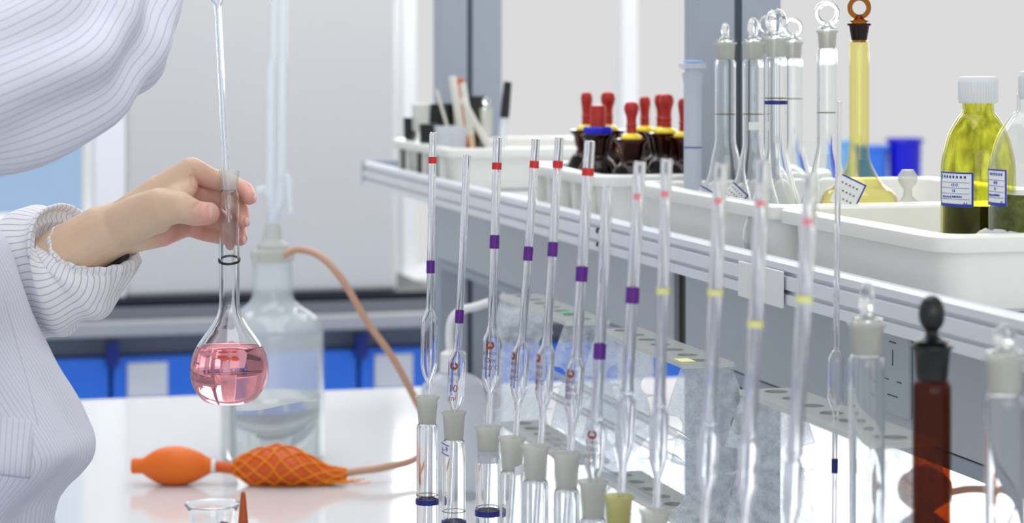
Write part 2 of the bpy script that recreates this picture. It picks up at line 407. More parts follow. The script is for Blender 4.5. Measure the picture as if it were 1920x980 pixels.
# blurred blue bins by the far window
for (x0, x1, y0, y1, m, lb) in ((1592, 1640, 272, 420, 'blue_l', 'blurred light blue bin by the far window, left of the deep blue ones'),
                                (1655, 1712, 282, 420, 'blue', 'blurred mid blue bin by the far window between lighter and darker ones'),
                                (1716, 1776, 268, 420, 'bluebr', 'blurred deep blue bin by the far window just behind yellow bottle')):
    u = 5.45; a, b = on_u(x0, u), on_u(x1, u); zt = zof(y0, a, u); zl = .92
    t = thing('plastic_bin', ((a+b)/2, u+.16, .92), lb, 'bin', None)
    w = (b-a)/2
    gg = G().lathe([(0, 0), (w*.85, 0), (w*.9, .01), (w*.98, zt-.92-.01), (w, zt-.92), (w*.93, zt-.92), (w*.85, .012), (0, .012)], 28)
    mobj('bucket', gg, M[m], t)
    mobj('rim', G().tube([(w*math.cos(k*PI/16), w*math.sin(k*PI/16), zt-.92) for k in range(32)], .006, 8, closed=True), M[m], t)
struct('trim_3', G().box(1.6, 3.3, 5.38, UW-.021, .0, .92), M['hoodw'], bevel=.004)

# ------------------------------------------------------------------ reagent shelf, panel, uprights
VS = .68
sh = thing('reagent_shelf', (0, 0, 0), 'long grey metal reagent shelf with a grooved front edge above the bench', 'shelf')
prof = [(VS, 1.150), (VS, 1.1575), (VS+.004, 1.1585), (VS+.004, 1.1605), (VS, 1.1615), (VS, 1.1715), (VS+.005, 1.1725),
        (VS+.005, 1.1745), (VS+.001, 1.1755), (VS+.001, 1.181), (VS+.004, 1.1838), (VS+.010, 1.1838), (VS+.012, 1.182), (VS+.012, 1.166), (VS+.05, 1.165),
        (VS+.5, 1.165), (VS+.5, 1.150)]
mobj('board', G().prism(prof, .95, UE, 'y'), M['shelf'], sh, smooth=False)
mobj('end_cap', G().box(VS-.001, VS+.5, UE, UE+.004, 1.149, 1.185), M['alu'], sh, smooth=False, bevel=.001)
PV = .77
pn = thing('service_panel', (0, 0, 0), 'grey service panel running along under the reagent shelf', 'panel')
zln = 1.048
mobj('face', G().box(PV, PV+.008, on_v(1263, PV), 3.30, zln, 1.1495), M['panel'], pn, smooth=False, bevel=.001)
mobj('face', G().box(PV, PV+.008, .95, on_v(1285, PV), zln, 1.1495), M['panel'], pn, smooth=False, bevel=.001)
mobj('seam', G().box(PV+.006, PV+.0095, .95, 3.30, zln-.0025, 1.1494), M['black'], pn, smooth=False)
mobj('lower_lip', G().box(PV+.004, PV+.03, .95, 3.30, 1.033, zln-.0025), M['alu'], pn, smooth=False, bevel=.001)
sk = mobj('socket_plate', G().box(PV-.004, PV-.0002, on_v(1712, PV), on_v(1655, PV), 1.062, 1.128), M['panel'], pn, smooth=False, bevel=.0015)
g = G(); uc = on_v(1683, PV)
for (du, dz, w, hh) in ((0, .012, .0005, .008), (-.012, -.006, .005, .0006), (.012, -.006, .005, .0006), (0, -.018, .012, .0006), (0, .024, .008, .0006)):
    g.box(PV-.0045, PV-.0042, uc+du-w*.8, uc+du+w*.8, 1.095+dz-hh*.8, 1.095+dz+hh*.8)
mobj('slot', g, M['alu_d'], sk, smooth=False)
tag(mobj('hanging_card', G().box(VS-.004, VS-.0015, on_v(1474, VS), on_v(1392, VS), zof(578, VS, on_v(1474, VS)), 1.176), M['card'], smooth=False, bevel=.0006),
    'small white card hanging on the grooved front edge of the shelf', 'card')
g = G()
for yy in (432, 458):
    u = on_v(1121, VS); z = zof(yy, VS, u)
    g.tube([(VS-.0015, u, z), (VS+.003, u, z)], .0028 if yy == 432 else .0022, 12)
mobj('screw', g, M['blackr'], sh)

def upright(u, v0, v1, label):
    t = thing('shelf_upright', ((v0+v1)/2, u, BZ), label, 'post', 'grey metal uprights of the shelf')
    w = (v1-v0)/2; mid = -.002
    zt = 2.7-BZ
    for z0, z1 in ((0, 1.1495-BZ), (1.1655-BZ, zt)):
        mobj('column', G().box(-w, mid-.0042, 0, .045, z0, z1).box(mid+.0042, w, 0, .045, z0, z1).box(mid-.0042, mid+.0042, .010, .045, z0, z1), M['alu'], t, smooth=False)
        mobj('groove', G().box(mid-.0041, mid+.0041, .004, .0099, z0, z1), M['alu_d'], t, smooth=False)
upright(2.20, .782, .868, 'wide grey metal shelf upright with dark groove behind the stoppered flasks')
upright(3.32, .782, .874, 'far grey metal shelf upright standing behind the dropper tray')

# ------------------------------------------------------------------ trays
def tray(u0, u1, v0, v1, zr, label, ribs=True):
    t = thing('plastic_tray', ((v0+v1)/2, (u0+u1)/2, 1.1655), label, 'tray', 'white plastic trays on the shelf')
    W2, L2, Hh = (v1-v0)/2, (u1-u0)/2, zr-1.1655
    def rr(w, l, r, z, n=6):
        o = []
        for cx, cyy, a0 in ((w-r, l-r, 0), (-w+r, l-r, 90), (-w+r, -l+r, 180), (w-r, -l+r, 270)):
            for k in range(n+1):
                a = math.radians(a0+90*k/n); o.append((cx+r*math.cos(a), cyy+r*math.sin(a), z))
        return o
    def loft(rings, closed=True):
        G_ = G(); n = len(rings[0]); V = [p for r_ in rings for p in r_]; F = []
        for i in range(len(rings)-1):
            for k in range(n): F.append((i*n+k, i*n+(k+1) % n, (i+1)*n+(k+1) % n, (i+1)*n+k))
        F.append(tuple(range(n-1, -1, -1))); F.append(tuple((len(rings)-1)*n+k for k in range(n)))
        return G_.add(V, F)
    ins = .010
    rings = [rr(W2-ins-.006, L2-ins-.006, .018, 0), rr(W2-ins-.003, L2-ins-.003, .02, .003), rr(W2-ins, L2-ins, .02, Hh-.012),
             rr(W2-.0005, L2-.0005, .022, Hh-.012), rr(W2, L2, .022, Hh-.011), rr(W2, L2, .022, Hh-.002), rr(W2-.002, L2-.002, .021, Hh),
             rr(W2-ins-.002, L2-ins-.002, .018, Hh), rr(W2-ins-.004, L2-ins-.004, .018, Hh-.002), rr(W2-ins-.009, L2-ins-.009, .016, .004)]
    mobj('tub', loft(rings), M['tray'], t, angle=35)
    if ribs:
        g = G(); n = int(L2*2/.045)
        for k in range(1, n):
            y = -L2+k*2*L2/n; g.box(-W2+.0012, -W2+ins+.001, y-.0015, y+.0015, .006, Hh-.0125)
        g.box(W2-ins-.001, W2-.0012, -.0015, .0015, .006, Hh-.0125)
        mobj('rib', g, M['tray'], t, smooth=False)['kind'] = 'stuff'
    return t
ZR = 1.221
tray(2.93, 3.29, .70, .965, ZR, 'far left white plastic tray holding leaning droppers and marker')
tray(2.272, 2.56, .70, .965, ZR, 'white plastic tray holding the amber bottles with red bulbs')
tray(1.80, 2.17, .70, 1.02, ZR, 'white plastic tray holding the tall stoppered flasks', False)
tray(1.479, 1.79, .70, 1.05, ZR, 'nearest white plastic tray holding the yellow reagent bottles', False)
TF = 1.1655+.0045     # tray inside floor

# ------------------------------------------------------------------ text helper
def text_g(txt, size, align='CENTER'):
    c = bpy.data.curves.new('t', 'FONT'); c.body = txt; c.size = size; c.align_x = align; c.extrude = 0.0; c.resolution_u = 3
    o = bpy.data.objects.new('t', c); S.collection.objects.link(o)
    dg = bpy.context.evaluated_depsgraph_get(); me = bpy.data.meshes.new_from_object(o.evaluated_get(dg))
    V = [tuple(v.co) for v in me.vertices]; F = [tuple(p.vertices) for p in me.polygons]
    bpy.data.objects.remove(o); bpy.data.curves.remove(c); bpy.data.meshes.remove(me)
    return V, F
def wrap(V, r, a0, z0, x0=0):
    return [(r*math.cos(a0+(x+x0)/r), r*math.sin(a0+(x+x0)/r), z0+y) for x, y, _ in V]
def patch(r, a0, w, z0, z1, t=.0003, n=10, skew=0):
    g = G(); V = []; F = []
    for j, z in enumerate((z0, z1)):
        for k in range(n+1):
            a = a0+(k/n-.5)*w/r; zz = z+skew*(k/n-.5)*w
            V.append((r*math.cos(a), r*math.sin(a), zz)); 
    m_ = n+1
    V2 = [((r-t)/r*x, (r-t)/r*y, z) for x, y, z in V]
    for k in range(n): F.append((k, k+1, m_+k+1, m_+k))
    N = len(V)
    for k in range(n): F.append((N+k, N+m_+k, N+m_+k+1, N+k+1))
    F += [(0, m_, N+m_, N), (n, N+n, N+2*m_-1, 2*m_-1)]
    for k in range(n): F.append((k, N+k, N+k+1, k+1)); F.append((m_+k, m_+k+1, N+m_+k+1, N+m_+k))
    return g.add(V+V2, F)
def camang(loc): return math.atan2(-loc[1], -loc[0])

# ------------------------------------------------------------------ volumetric flasks
def ring_g(r, z, w, t=.0006, seg=36):
    return G().lathe([(r, z-w/2), (r+t, z-w/2), (r+t, z+w/2), (r, z+w/2)], seg, closed=True)
def stopper(g, rj, z, kind='flat', turn=0, hk=.03):
    """ground plug, collar and a flat disc / round handle"""
    g.lathe([(0, z-.016), (rj*.66, z-.016), (rj*.8, z+.001), (rj*.98, z+.002), (rj*1.0, z+.0025), (rj*.62, z+.0035), (rj*.42, z+.0048), (rj*.34, z+.0065), (0, z+.008)], 28)
    R = (hk-.004)*.5; zc = z+.0035+R
    c, s = math.cos(turn), math.sin(turn)
    k = G()
    if kind == 'ring':
        k.tube([(R*.8*math.cos(a*PI/12), 0, R*.8*math.sin(a*PI/12)) for a in range(24)], R*.22, 10, closed=True)
    elif kind == 'oval':
        k.tube([(0, 0, -R-.001), (0, 0, -R*.5)], rj*.36, 20); k.ell((0, 0, R*.12), R*.60, R*.58, R*.86, 24, 14)
    elif kind == 'round':
        k.ell((0, 0, 0), R*.88, R*.84, R*1.0, 24, 14)
    else:
        k.ell((0, 0, 0), R*1.0, .0034, R*1.0, 28, 14)
    g.add([(c*v.x-s*v.y, s*v.x+c*v.y, v.z+zc) for v in k.V], k.F)
    return g
def vol_flask(loc, H, rn, rb, label, group=None, joint=.026, rj=None, stop=None, turn=0, mat='g', jmat='frost', marks=(), band=None,
              sticker=None, wall=.0011, hb=None, smat='g', liquid=None, cat='flask', hk=.03, quat=None, conic=1.0):
    """marks: heights (from base) of brown lines; band: (height, width, matkey)"""
    t = thing('volumetric_flask', loc, label, cat, group, quat=quat)
    rj = rj or rn*1.12
    hb = hb or rb*2.9          # height where the neck starts
    zj = H-joint
    pts = [(0, .0015), (rb*.5, .0005), (rb*.74, .0), (rb*.92, rb*.20), (rb, rb*.55), (rb*.97, rb*.95), (rb*.82, rb*1.45*conic), (rb*.52+rn*.1, hb*.74), (rn*1.28, hb*.93), (rn*1.02, hb*1.06), (rn, hb*1.2)]
    pr = sprof(pts, 5)
    pr += [(rn, zj-.008), (rn, zj-.004), (rn*.93, zj-.0015), (rn*.80, zj)]
    inn = shell(pr, wall)
    g = G().lathe(pr+inn[::-1], 44)
    body = mobj('flask_body', g, M[mat], t, angle=60)
    jp = [(rn*.80, zj), (rn*.84, zj+joint*.15), (rj*.93, zj+joint*.85), (rj*1.06, H-.0018), (rj*1.10, H-.0007), (rj*1.06, H), (rj*.96, H-.0003), (rj*.80, zj+joint*.7), (rn*.80-.0011, zj+.0)]
    mobj('ground_joint', G().lathe(jp, 44, closed=True), M[jmat], t, angle=60)
    for z in marks:
        mobj('ring_mark', ring_g(rn+.00005, z, .0006, .00015), M['brownl'], t)
    if band:
        mobj('colour_band', ring_g(rn+.0001, band[0], band[1], .0006), M[band[2]], t)
    if stop:
        mobj('stopper', stopper(G(), rj*.88, H, stop, turn, hk), M[smat], t, angle=50)
    if liquid:
        lv = []
        for r, z in inn:
            if z <= liquid[0]: lv.append((r+.00008 if r > 3e-4 else 0, z-.00008))
        lv.append((lv[-1][0], liquid[0])); lv.append((0, liquid[0]))
        mobj('liquid', G().lathe(lv, 44), M[liquid[1]], t, angle=60)
    if sticker:
        a = camang(loc)+sticker[3]; z0, z1, w = sticker[:3]; sk_ = sticker[4] if len(sticker) > 4 else 0
        p = mobj('sticker', patch(rn+.0006, a, w, z0, z1, skew=sk_), M[sticker[5] if len(sticker) > 5 else 'paper'], t, smooth=False)
    return t

# the nine bench flasks with pipettes:  mouth px, depth
row = [(801, 742, 1.84), (851, 770, 1.78), (915, 797, 1.72), (960, 819, 1.66), (1004, 834, 1.60), (1062, 848, 1.54), (1112, 900, 1.48), (1160, 928, 1.42), (1228, 955, 1.36)]
rowlab = ['leftmost clear volumetric flask of the pipette row, blue band low on its neck',
          'second clear flask of the pipette row with a blue-bordered sticker on its neck',
          'third clear flask of the pipette row, clear tape and blue band on neck',
          'fourth clear flask from the left in the row, behind the grey one holding a pipette',
          'fifth clear frosted-neck flask from the left in the pipette row',
          'sixth clear flask from the left, under the pipette with white blurred bulb',
          'seventh clear flask from the left, its neck just above bottom edge',
          'clear flask near the bottom edge with a yellowish frosted neck',
          'ninth flask of the row, only its grey frosted rim above bottom edge']
gr1 = 'clear flasks holding pipettes'
flaskpos = []
for i, (x, y, d) in enumerate(row):
    p = P(x, y, d); H = p.z-BZ
    rn = (.0085, .0088, .0090, .0088, .0090, .0088, .0086, .0084, .0083)[i]
    kw = {}
    sc = d/FP
    if i == 0: kw = dict(marks=(EYE-(927-HY)*sc-BZ,), band=(EYE-(939-HY)*sc-BZ, .0042, 'navy'))
    if i == 1: kw = dict(marks=(EYE-(957-HY)*sc-BZ,), band=(EYE-(980-HY)*sc-BZ, .0042, 'navy'), sticker=(EYE-(851-HY)*sc-BZ, EYE-(827-HY)*sc-BZ, .010, -.85, -.25))
    if i == 2: kw = dict(marks=(EYE-(950-HY)*sc-BZ,), band=(EYE-(960-HY)*sc-BZ, .0042, 'navy'), sticker=(EYE-(865-HY)*sc-BZ, EYE-(843-HY)*sc-BZ, .018, 0, 0, 'poly'))
    if i == 3: kw = dict(sticker=(EYE-(885-HY)*sc-BZ, EYE-(868-HY)*sc-BZ, .010, .75, .25))
    t = vol_flask((p.x, p.y, BZ), H, rn, .0305, rowlab[i], gr1, joint=.0215*(1 if i < 3 else 1.1), jmat='frosty' if i == 7 else 'frost', rj=rn*1.04, hb=.098, **kw)
    flaskpos.append(((x-HX)/FP*d, d, H, rn))
    if i == 1:
        a = camang((p.x, p.y))-.85; z0, z1 = EYE-(851-HY)*sc-BZ, EYE-(827-HY)*sc-BZ
        V, F = text_g('6-9', .0052)
        g = G().add([(q[0], q[1], q[2]-.25*0) for q in wrap(V, rn+.0008, a, (z0+z1)/2-.0018)], F)
        mobj('sticker_text', g, M['ink'], t.children[-1], smooth=False)
        g = G()
        for zz in (z0+.0012, z1-.0012):
            pp = patch(rn+.0009, a, .0088, zz-.0003, zz+.0003, .0002, skew=-.25); g.add(pp.V, pp.F)
        mobj('sticker_border', g, M['ink'], t.children[-1], smooth=False)

# ------------------------------------------------------------------ bulb pipettes
def logo(r, a0, z, R=.0035):
    V = []; F = []
    def arc(t0, t1, r0, r1, n=10):
        b = len(V)
        for k in range(n+1):
            t_ = math.radians(t0+(t1-t0)*k/n)
            V.append((r0*math.cos(t_), r0*math.sin(t_), 0)); V.append((r1*math.cos(t_), r1*math.sin(t_), 0))
        for k in range(n): F.append((b+2*k, b+2*k+1, b+2*k+3, b+2*k+2))
    arc(110, 250, R*.5, R); arc(-70, 70, R*.5, R)
    b = len(V); n = 12
    for k in range(n): V.append((R*.38*math.cos(2*PI*k/n), -R*.55+R*.38*math.sin(2*PI*k/n), 0))
    F.append(tuple(range(b, b+n)))
    return wrap(V, r, a0, z), F
def pipette(top, low, d, label, bulb, rb, rt=.0040, rs=.0033, tipl=.20, red=None, purple=None, yellow=None, pr=None, group='glass bulb pipettes standing in flasks',
            H=None, blue=None, tip_floor=BZ+.004, d_low=None):
    """top/low: photo pixels of the axis; bulb: (top px y, bottom px y)"""
    d2 = d_low or d
    a = P(top[0], top[1], d); b = P(low[0], low[1], d2)
    dr = (a-b).normalized()
    s = (b.z-tip_floor)/dr.z
    tip = b-dr*s
    L = (a-tip).length
    q = Vector((0, 0, 1)).rotation_difference(dr)
    ang = camang(tip)
    t = thing('bulb_pipette', tip, label, 'pipette', group, quat=q)
    zy = lambda y: (EYE-(y-HY)/FP*d-tip.z)/dr.z
    zt, zb_ = zy(bulb[0]), zy(bulb[1]); hb = zt-zb_
    zc = zb_-.0
    out_ = [(.0008, 0), (rs*.55, .012), (rs*.8, .03), (rs, .05), (rs, zb_-.012), (rs*1.02, zb_-.006)]
    out_ += sprof([(rs*1.02, zb_-.006), (rs*1.25, zb_), (rb*.72, zb_+hb*.10), (rb*.97, zb_+hb*.22), (rb, zb_+hb*.32), (rb, zb_+hb*.5), (rb, zb_+hb*.72), (rb*.97, zb_+hb*.84), (rb*.68, zb_+hb*.94), (rt*1.15, zt), (rt, zt+.005)], 4)[1:]
    out_ += [(rt, L-.002), (rt*.96, L-.0005), (rt*.8, L)]
    tw = .0011
    inn = [(r-(tw if r < rb*.7 else .0011) if r-tw > .0005 else .0005, z) for r, z in out_]
    inn = [(max(r, .0004), z) for r, z in inn]
    mobj('glass_tube', G().lathe(out_+inn[::-1], 28, closed=True), M['gp'], t, angle=60)
    def band(y, w, m, nm):
        z = zy(y); rr = rt if z > zt else rs
        mobj(nm, ring_g(rr+.00005, z, w, .00035, 28), M[m], t)
    if red and d > 1.5: band(red, .0050, 'redp', 'red_band')
    elif red:
        zr_ = zy(red); mobj('red_band', patch(rt+.0004, ang-.2, .0045, zr_-.0018, zr_+.0018, .0003, 8), M['pinkp'], t)
    if purple: band(purple, .0098, 'purple', 'purple_band')
    if yellow: band(yellow, .0036, 'yellow', 'yellow_band')
    if blue: band(blue, .0095, 'navy', 'blue_band')
    if pr:
        kind, da = pr; r = rb+.0006; a0 = ang+da
        V, F = logo(r, a0, zt-hb*.25, .0032); g = G().add(V, F)
        g2 = G()
        if kind == 1:
            V, F = text_g('10', .0078); g.add(wrap(V, r, a0, zt-hb*.66), F)
            V, F = text_g('ml', .0062); g.add(wrap(V, r, a0, zt-hb*.80), F)
            V, F = text_g('ROMEX', .0032); g2.add(wrap(V, r, a0, zt-hb*.40), F)
            V, F = text_g('20°c', .0042); g2.add(wrap(V, r, a0, zt-hb*.51), F)
        else:
            V, F = text_g('ROMEX', .0032); g2.add(wrap(V, r, a0, zt-hb*.40), F)
            V, F = text_g('10ml', .0052); g2.add(wrap(V, r, a0, zt-hb*.52), F)
            V, F = text_g('Ex20°C', .0044); g2.add(wrap(V, r, a0, zt-hb*.63), F)
            V, F = text_g('A', .0036); g2.add(wrap(V, r, a0, zt-hb*.74), F)
        mobj('brown_print', g, M['brownp'], t, smooth=False); mobj('small_print', g2, M['greyp'] if kind == 1 else M['brownl'], t, smooth=False)
    return t
D = [r[2] for r in row]
px = lambda n, i: n/FP*D[i]
pipette((812, 248), (803, 742), D[0], 'leftmost standing pipette, broad red band near its top', (580, 715), px(16, 0), .0029, .0021, red=300, purple=500)
pipette((876, 290), (853, 766), D[1], 'shorter pipette marked 10 ml in bold brown, second from left', (655, 772), px(16.5, 1), .0029, .0021, purple=593, pr=(1, -.35))
pipette((933, 257), (917, 796), D[2], 'pipette third from left with brown print facing front on bulb', (615, 735), px(16.5, 2), .0032, .0022, red=311, purple=453, pr=(2, -.15))
pipette((1005, 260), (967, 818), D[3], 'leaning pipette fourth from left, red band half turned away', (638, 755), px(16.5, 3), .0030, .0021, red=308, purple=475, pr=(2, -1.15))
pipette((1049, 257), (1014, 833), D[4], 'pipette fifth from left, brown print on the left side of bulb', (640, 765), px(16.5, 4), .0031, .0021, red=308, purple=467, pr=(2, -1.1))
pipette((1106, 264), (1070, 847), D[5], 'thicker blurred pipette in front of the amber bottles, sixth from left', (668, 792), px(17, 5), .0036, .0024, red=322, purple=513, pr=(2, -.6))
pipette((1139, 350), (1113, 899), D[6], 'shorter blurred pipette with bright purple band, no red band', (783, 900), px(18, 6), .0036, .0024, purple=658, pr=(2, -.4))
pipette((1200, 303), (1165, 926), D[7], 'blurred pipette eighth from left, purple band below shelf edge', (733, 862), px(18, 7), .0038, .0024, red=368, purple=553)
pipette((1250, 298), (1231, 955), D[8], 'blurred pipette ninth from left with pink and yellow bands', (757, 893), px(18, 8), .0034, .0022, red=363, yellow=545)
D += [1.30, 1.24, 1.18]
gr2 = 'blurred pipettes near the bottom edge'
for k, (tp, lw, bl, rd, yl, lb) in enumerate((((1352, 306), (1320, 1000), (790, 925), 376, 548, 'blurred pipette tenth from left, standing before the rack end panel'),
                             ((1432, 300), (1395, 1000), (812, 945), 380, 607, 'blurred pipette eleventh from left with yellow band under shelf'),
                             ((1522, 325), (1481, 1000), (850, 985), 415, 560, 'rightmost blurred bulb pipette, just left of tall stoppered flask'))):
    i = 9+k
    x = lw[0]; q = P(x, 1004+k*8, D[i]); H = .226
    vol_flask((q.x, q.y, BZ), H, .0088, .0300, ('clear flask below the tenth pipette, under the bottom edge', 'clear flask below the eleventh pipette, under the bottom edge', 'clear flask below the rightmost pipette, under the bottom edge')[k], gr1, rj=.0092, hb=.098)
    pipette(tp, lw, D[i], lb, bl, px(22, i)*.85, .0040, .0024, red=rd, yellow=yl)

# ------------------------------------------------------------------ hand-held flask + pipette
sc = 1.81/FP
fb = P(430, 754, 1.81)
zz = lambda y: (754-y)*sc
pts = [(0, .002), (22, .001), (40, .5), (52, 8), (63, 22), (71, 42), (73, 62), (70, 84), (62, 104), (49, 124), (37, 140), (27, 156), (21.5, 170), (19.5, 184), (19.3, 200)]
pr_ = sprof([(a*sc, b*sc) for a, b in pts], 5)
pr_ += [(19.0*sc, zz(400)), (19.0*sc, zz(372)), (18*sc, zz(362)), (14.5*sc, zz(356))]
hf = thing('volumetric_flask', fb, 'hand-held pear-shaped flask half full of pink liquid with black neck ring', 'flask')
th = .0010
inn = shell(pr_, th, .0013)
mobj('flask_body', G().lathe(pr_+inn[::-1], 64), M['g'], hf, angle=60)
jp = [(14.5*sc, zz(356)), (15*sc, zz(350)), (17.5*sc, zz(332)), (18.2*sc, zz(328)), (19.2*sc, zz(324)), (19.6*sc, zz(321)), (18.9*sc, zz(318.6)), (17.4*sc, zz(318.8)), (16.4*sc, zz(322)), (15.6*sc, zz(330)), (12.8*sc, zz(350)), (12.2*sc, zz(356))]
fr2 = thin('light_frosted_glass', (.96, .96, .96, 1), (.6, .6, .6, 1), gloss=.8, rough=.12, diff=.22, dcol=srgb(245, 245, 245))
mobj('ground_joint', G().lathe(jp, 56, closed=True), fr2, hf, angle=60)
rg_ = ring_g(19.15*sc, zz(487), .0016, .0007, 48)
aw = cw(0, 1, 0)
for v_ in rg_.V: v_.z += .30*(v_.x*aw.x+v_.y*aw.y)
mobj('black_ring', rg_, M['blackr'], hf)
lz = zz(648)
lv = [((r+.00008) if r > 3e-4 else 0, z-.00008) for r, z in inn if z <= lz]
lv += [(lv[-1][0], lz), (lv[-1][0]-.0012, lz-.0006), (0, lz-.0006)]
mobj('pink_liquid', G().lathe(lv, 64), M['pink'], hf, angle=60)
# pipette in the hand flask
tp, lw_ = P(408, 8, 1.812), P(429, 416, 1.81)
dr = (tp-lw_).normalized(); q = Vector((0, 0, 1)).rotation_difference(dr)
hp = thing('bulb_pipette', lw_, 'pipette held upright with its tip inside the hand-held flask', 'pipette', None, quat=q)
L0 = (tp-lw_).length
o_ = [(.0009, 0), (.0016, .004), (.0022, .022), (.0026, .034), (.0027, .045), (.0027, L0-.004)]
o_ += sprof([(.0027, L0-.004), (.0034, L0), (.0068, L0+.007), (.0082, L0+.016), (.0082, L0+.035), (.0080, L0+.047), (.006, L0+.054), (.0030, L0+.060), (.0028, L0+.066)], 4)[1:]
o_ += [(.0028, L0+.21)]
i_ = [(max(r-.0010, .0005), z) for r, z in o_]
mobj('glass_tube', G().lathe(o_+i_[::-1], 32, closed=True), M['gp'], hp, angle=60)

# ------------------------------------------------------------------ flasks in tray
grf = 'tall stoppered flasks in the shelf tray'
#        x    ytop  rnpx  u    stop   mark   label
SF = [(1360, 79, 20, 2.03, 'flat', 214, 'leftmost tall stoppered flask in tray, single brown line on its neck', 1.2),
      (1412, 78, 20, 1.95, 'flat', 214, 'tall stoppered flask with torn white sticker remains on its neck', 1.0),
      (1455, 70, 20.5, 1.865, 'round', 184, 'tall stoppered flask with a bold navy band round its neck', 1.4),
      (1487, 78, 18, 2.06, 'ring', 185, 'tall ring-stoppered flask behind the one with the navy band', 0),
      (1551, 57, 19, 1.925, 'ring', 211, 'tall ring-stoppered clear flask left of the amber one', 0),
      (1440, 70, 16, 2.125, 'ring', None, 'hindmost flask with ring stopper, mostly hidden between two others', 0)]
flaskroots = []
for i, (x, y, rp, u, st, mk, lb, trn) in enumerate(SF):
    v = on_u(x, u); d = dep(v, u); s_ = d/FP
    H = zof(y, v, u)-TF
    if i == 2: H = zof(72, v, u)-TF
    rn = rp*s_; mz = () if mk is None else (zof(mk, v, u)-TF,)
    bd = (zof(192, v, u)-TF, .0030, 'navy') if i == 2 else None
    stk = None
    if i == 1: stk = (zof(243, v, u)-TF, zof(228, v, u)-TF, .010, .1)
    t = vol_flask((v, u, TF), H, rn, .0288, lb, grf, joint=.0155, rj=rn*1.0, stop=st, turn=A*-1+trn, marks=mz, band=bd, sticker=stk, hb=.088, hk=(.0185, .022, .026, .023, .027, .022)[i]); flaskroots.append(t)
v = on_u(1611, 1.845); u = 1.845
t = vol_flask((v, u, TF), zof(44, v, u)-TF, 18.5*dep(v, u)/FP, .037, 'pale amber glass flask with dark ring stopper in shelf tray', None, joint=.0140, stop='ring', turn=-A, mat='yglass', jmat='amberdk', smat='amber', hb=.088, hk=.024, conic=1.05)

# tilted blue-edged stickers stuck on the flask bodies
flaskroots.append(t)
def flag(x, y, w, h, d, ang, root):
    c = P(x, y, d)
    lab = mobj('paper_label', G().box(-w/2, w/2, -.0003, .0003, -h/2, h/2), M['paper'], root, smooth=False)
    lab.location = c-root.location; lab.rotation_euler = (0, ang, -A)
    b = .0012
    mobj('border', G().box(w/2-b, w/2, -.0006, -.00035, -h/2, h/2).box(-w/2, w/2, -.0006, -.00035, h/2-b, h/2), M['ink'], lab, smooth=False)
    g = G()
    for k in range(3):
        for j in range(5):
            g.box(-w*.4+j*w*.15, -w*.4+j*w*.15+w*.07, -.0006, -.0004, h*.22-k*h*.25, h*.22-k*h*.25+h*.06)
    mobj('writing', g, M['greyp'], lab, smooth=False)['kind'] = 'stuff'
flag(1322, 364, .014, .011, 2.135, .5, flaskroots[0])
flag(1378, 366, .018, .016, 2.055, .75, flaskroots[1])
flag(1590, 362, .022, .025, 1.945, .45, flaskroots[6])

# translucent measuring tube with cap, left of the flasks
u = 2.12; v = on_u(1299, u); 
s_ = dep(v, u)/FP
t = thing('plastic_cylinder', (v, u, TF), 'translucent plastic cylinder with blue-topped flange in front of upright', 'cylinder')
hh = zof(140, v, u)-TF
mobj('tube', G().lathe([(0, 0), (20*s_, 0), (20*s_, .003), (17*s_, .006), (17*s_, hh*.93), (20*s_, hh), (20.5*s_, hh+.002), (18*s_, hh+.002), (15*s_, hh*.93), (15*s_, .008), (0, .008)], 32), M['poly'], t)
mobj('flange', G().lathe([(0, hh+.0022), (14*s_, hh+.0022), (13*s_, hh+.005), (27*s_, hh+.006), (28*s_, hh+.011), (0, hh+.012)], 8), M['poly'], t, angle=20)
mobj('blue_top', G().lathe([(0, hh+.0122), (20*s_, hh+.0122), (19*s_, hh+.0135), (0, hh+.014)], 24), M['blue_l'], t)
mobj('blue_line', ring_g(17.1*s_, zof(276, v, u)-TF, .0011, .0003), M['ink'], t)
v2 = on_u(1702, 1.97)
t = thing('glass_stopper', (v2, 1.97, ZR+.0005-.0002), 'small loose glass stopper in the tray right of the amber flask', 'stopper', None)
v2 = on_u(1702, 1.86); t.location = (v2, 1.86, TF)
hh = zof(318, v2, 1.86)-TF
mobj('plug', G().lathe([(0, 0), (.007, 0), (.009, hh*.5), (.010, hh*.62), (.004, hh*.7), (.0035, hh*.78), (.008, hh*.86), (.0085, hh*.93), (.005, hh), (0, hh)], 24), M['frost'], t)

# ------------------------------------------------------------------ yellow reagent bottles
def reagent(x, ytop, u, R, label, mat, liqh, lmat, cap=.0148):
    v = on_u(x, u); H = zof(ytop, v, u)-TF
    t = thing('reagent_bottle', (v, u, TF), label, 'bottle')
    hc = .0205
    zc = H-hc
    pr = [(0, 0), (R*.92, 0), (R, .003)]+[(R, H*.50)]+sprof([(R, H*.52), (R*.97, H*.60), (R*.80, H*.72), (R*.55, H*.80), (R*.43, H*.83), (R*.42, zc+.004)], 5)[0:]
    inn = shell(pr, .0016, .002)
    mobj('glass_body', G().lathe(pr+inn[::-1], 48), M[mat], t, angle=50)
    mobj('contents', G().lathe([(0, .0021), (R-.003, .0021), (R-.0018, .006), (R-.0018, liqh), (0, liqh)], 40), M[lmat], t, angle=50)
    mobj('cap', G().lathe([(cap*.97, zc), (cap, zc+.001), (cap, H-.003), (cap*.94, H-.0005), (cap*.8, H), (0, H)], 40), M['card'], t, angle=40)
    g = G()
    for k in range(40):
        a = 2*PI*k/40; g.box(-.0004, .0004, -.0004, .0004, zc+.002, H-.004)
        for q_ in range(8): g.V[-8+q_] = g.V[-8+q_]+Vector((cap*math.cos(a), cap*math.sin(a), 0))
    rb_ = mobj('ridge', g, M['card'], t, smooth=False); rb_['kind'] = 'stuff'
    return t, v, H
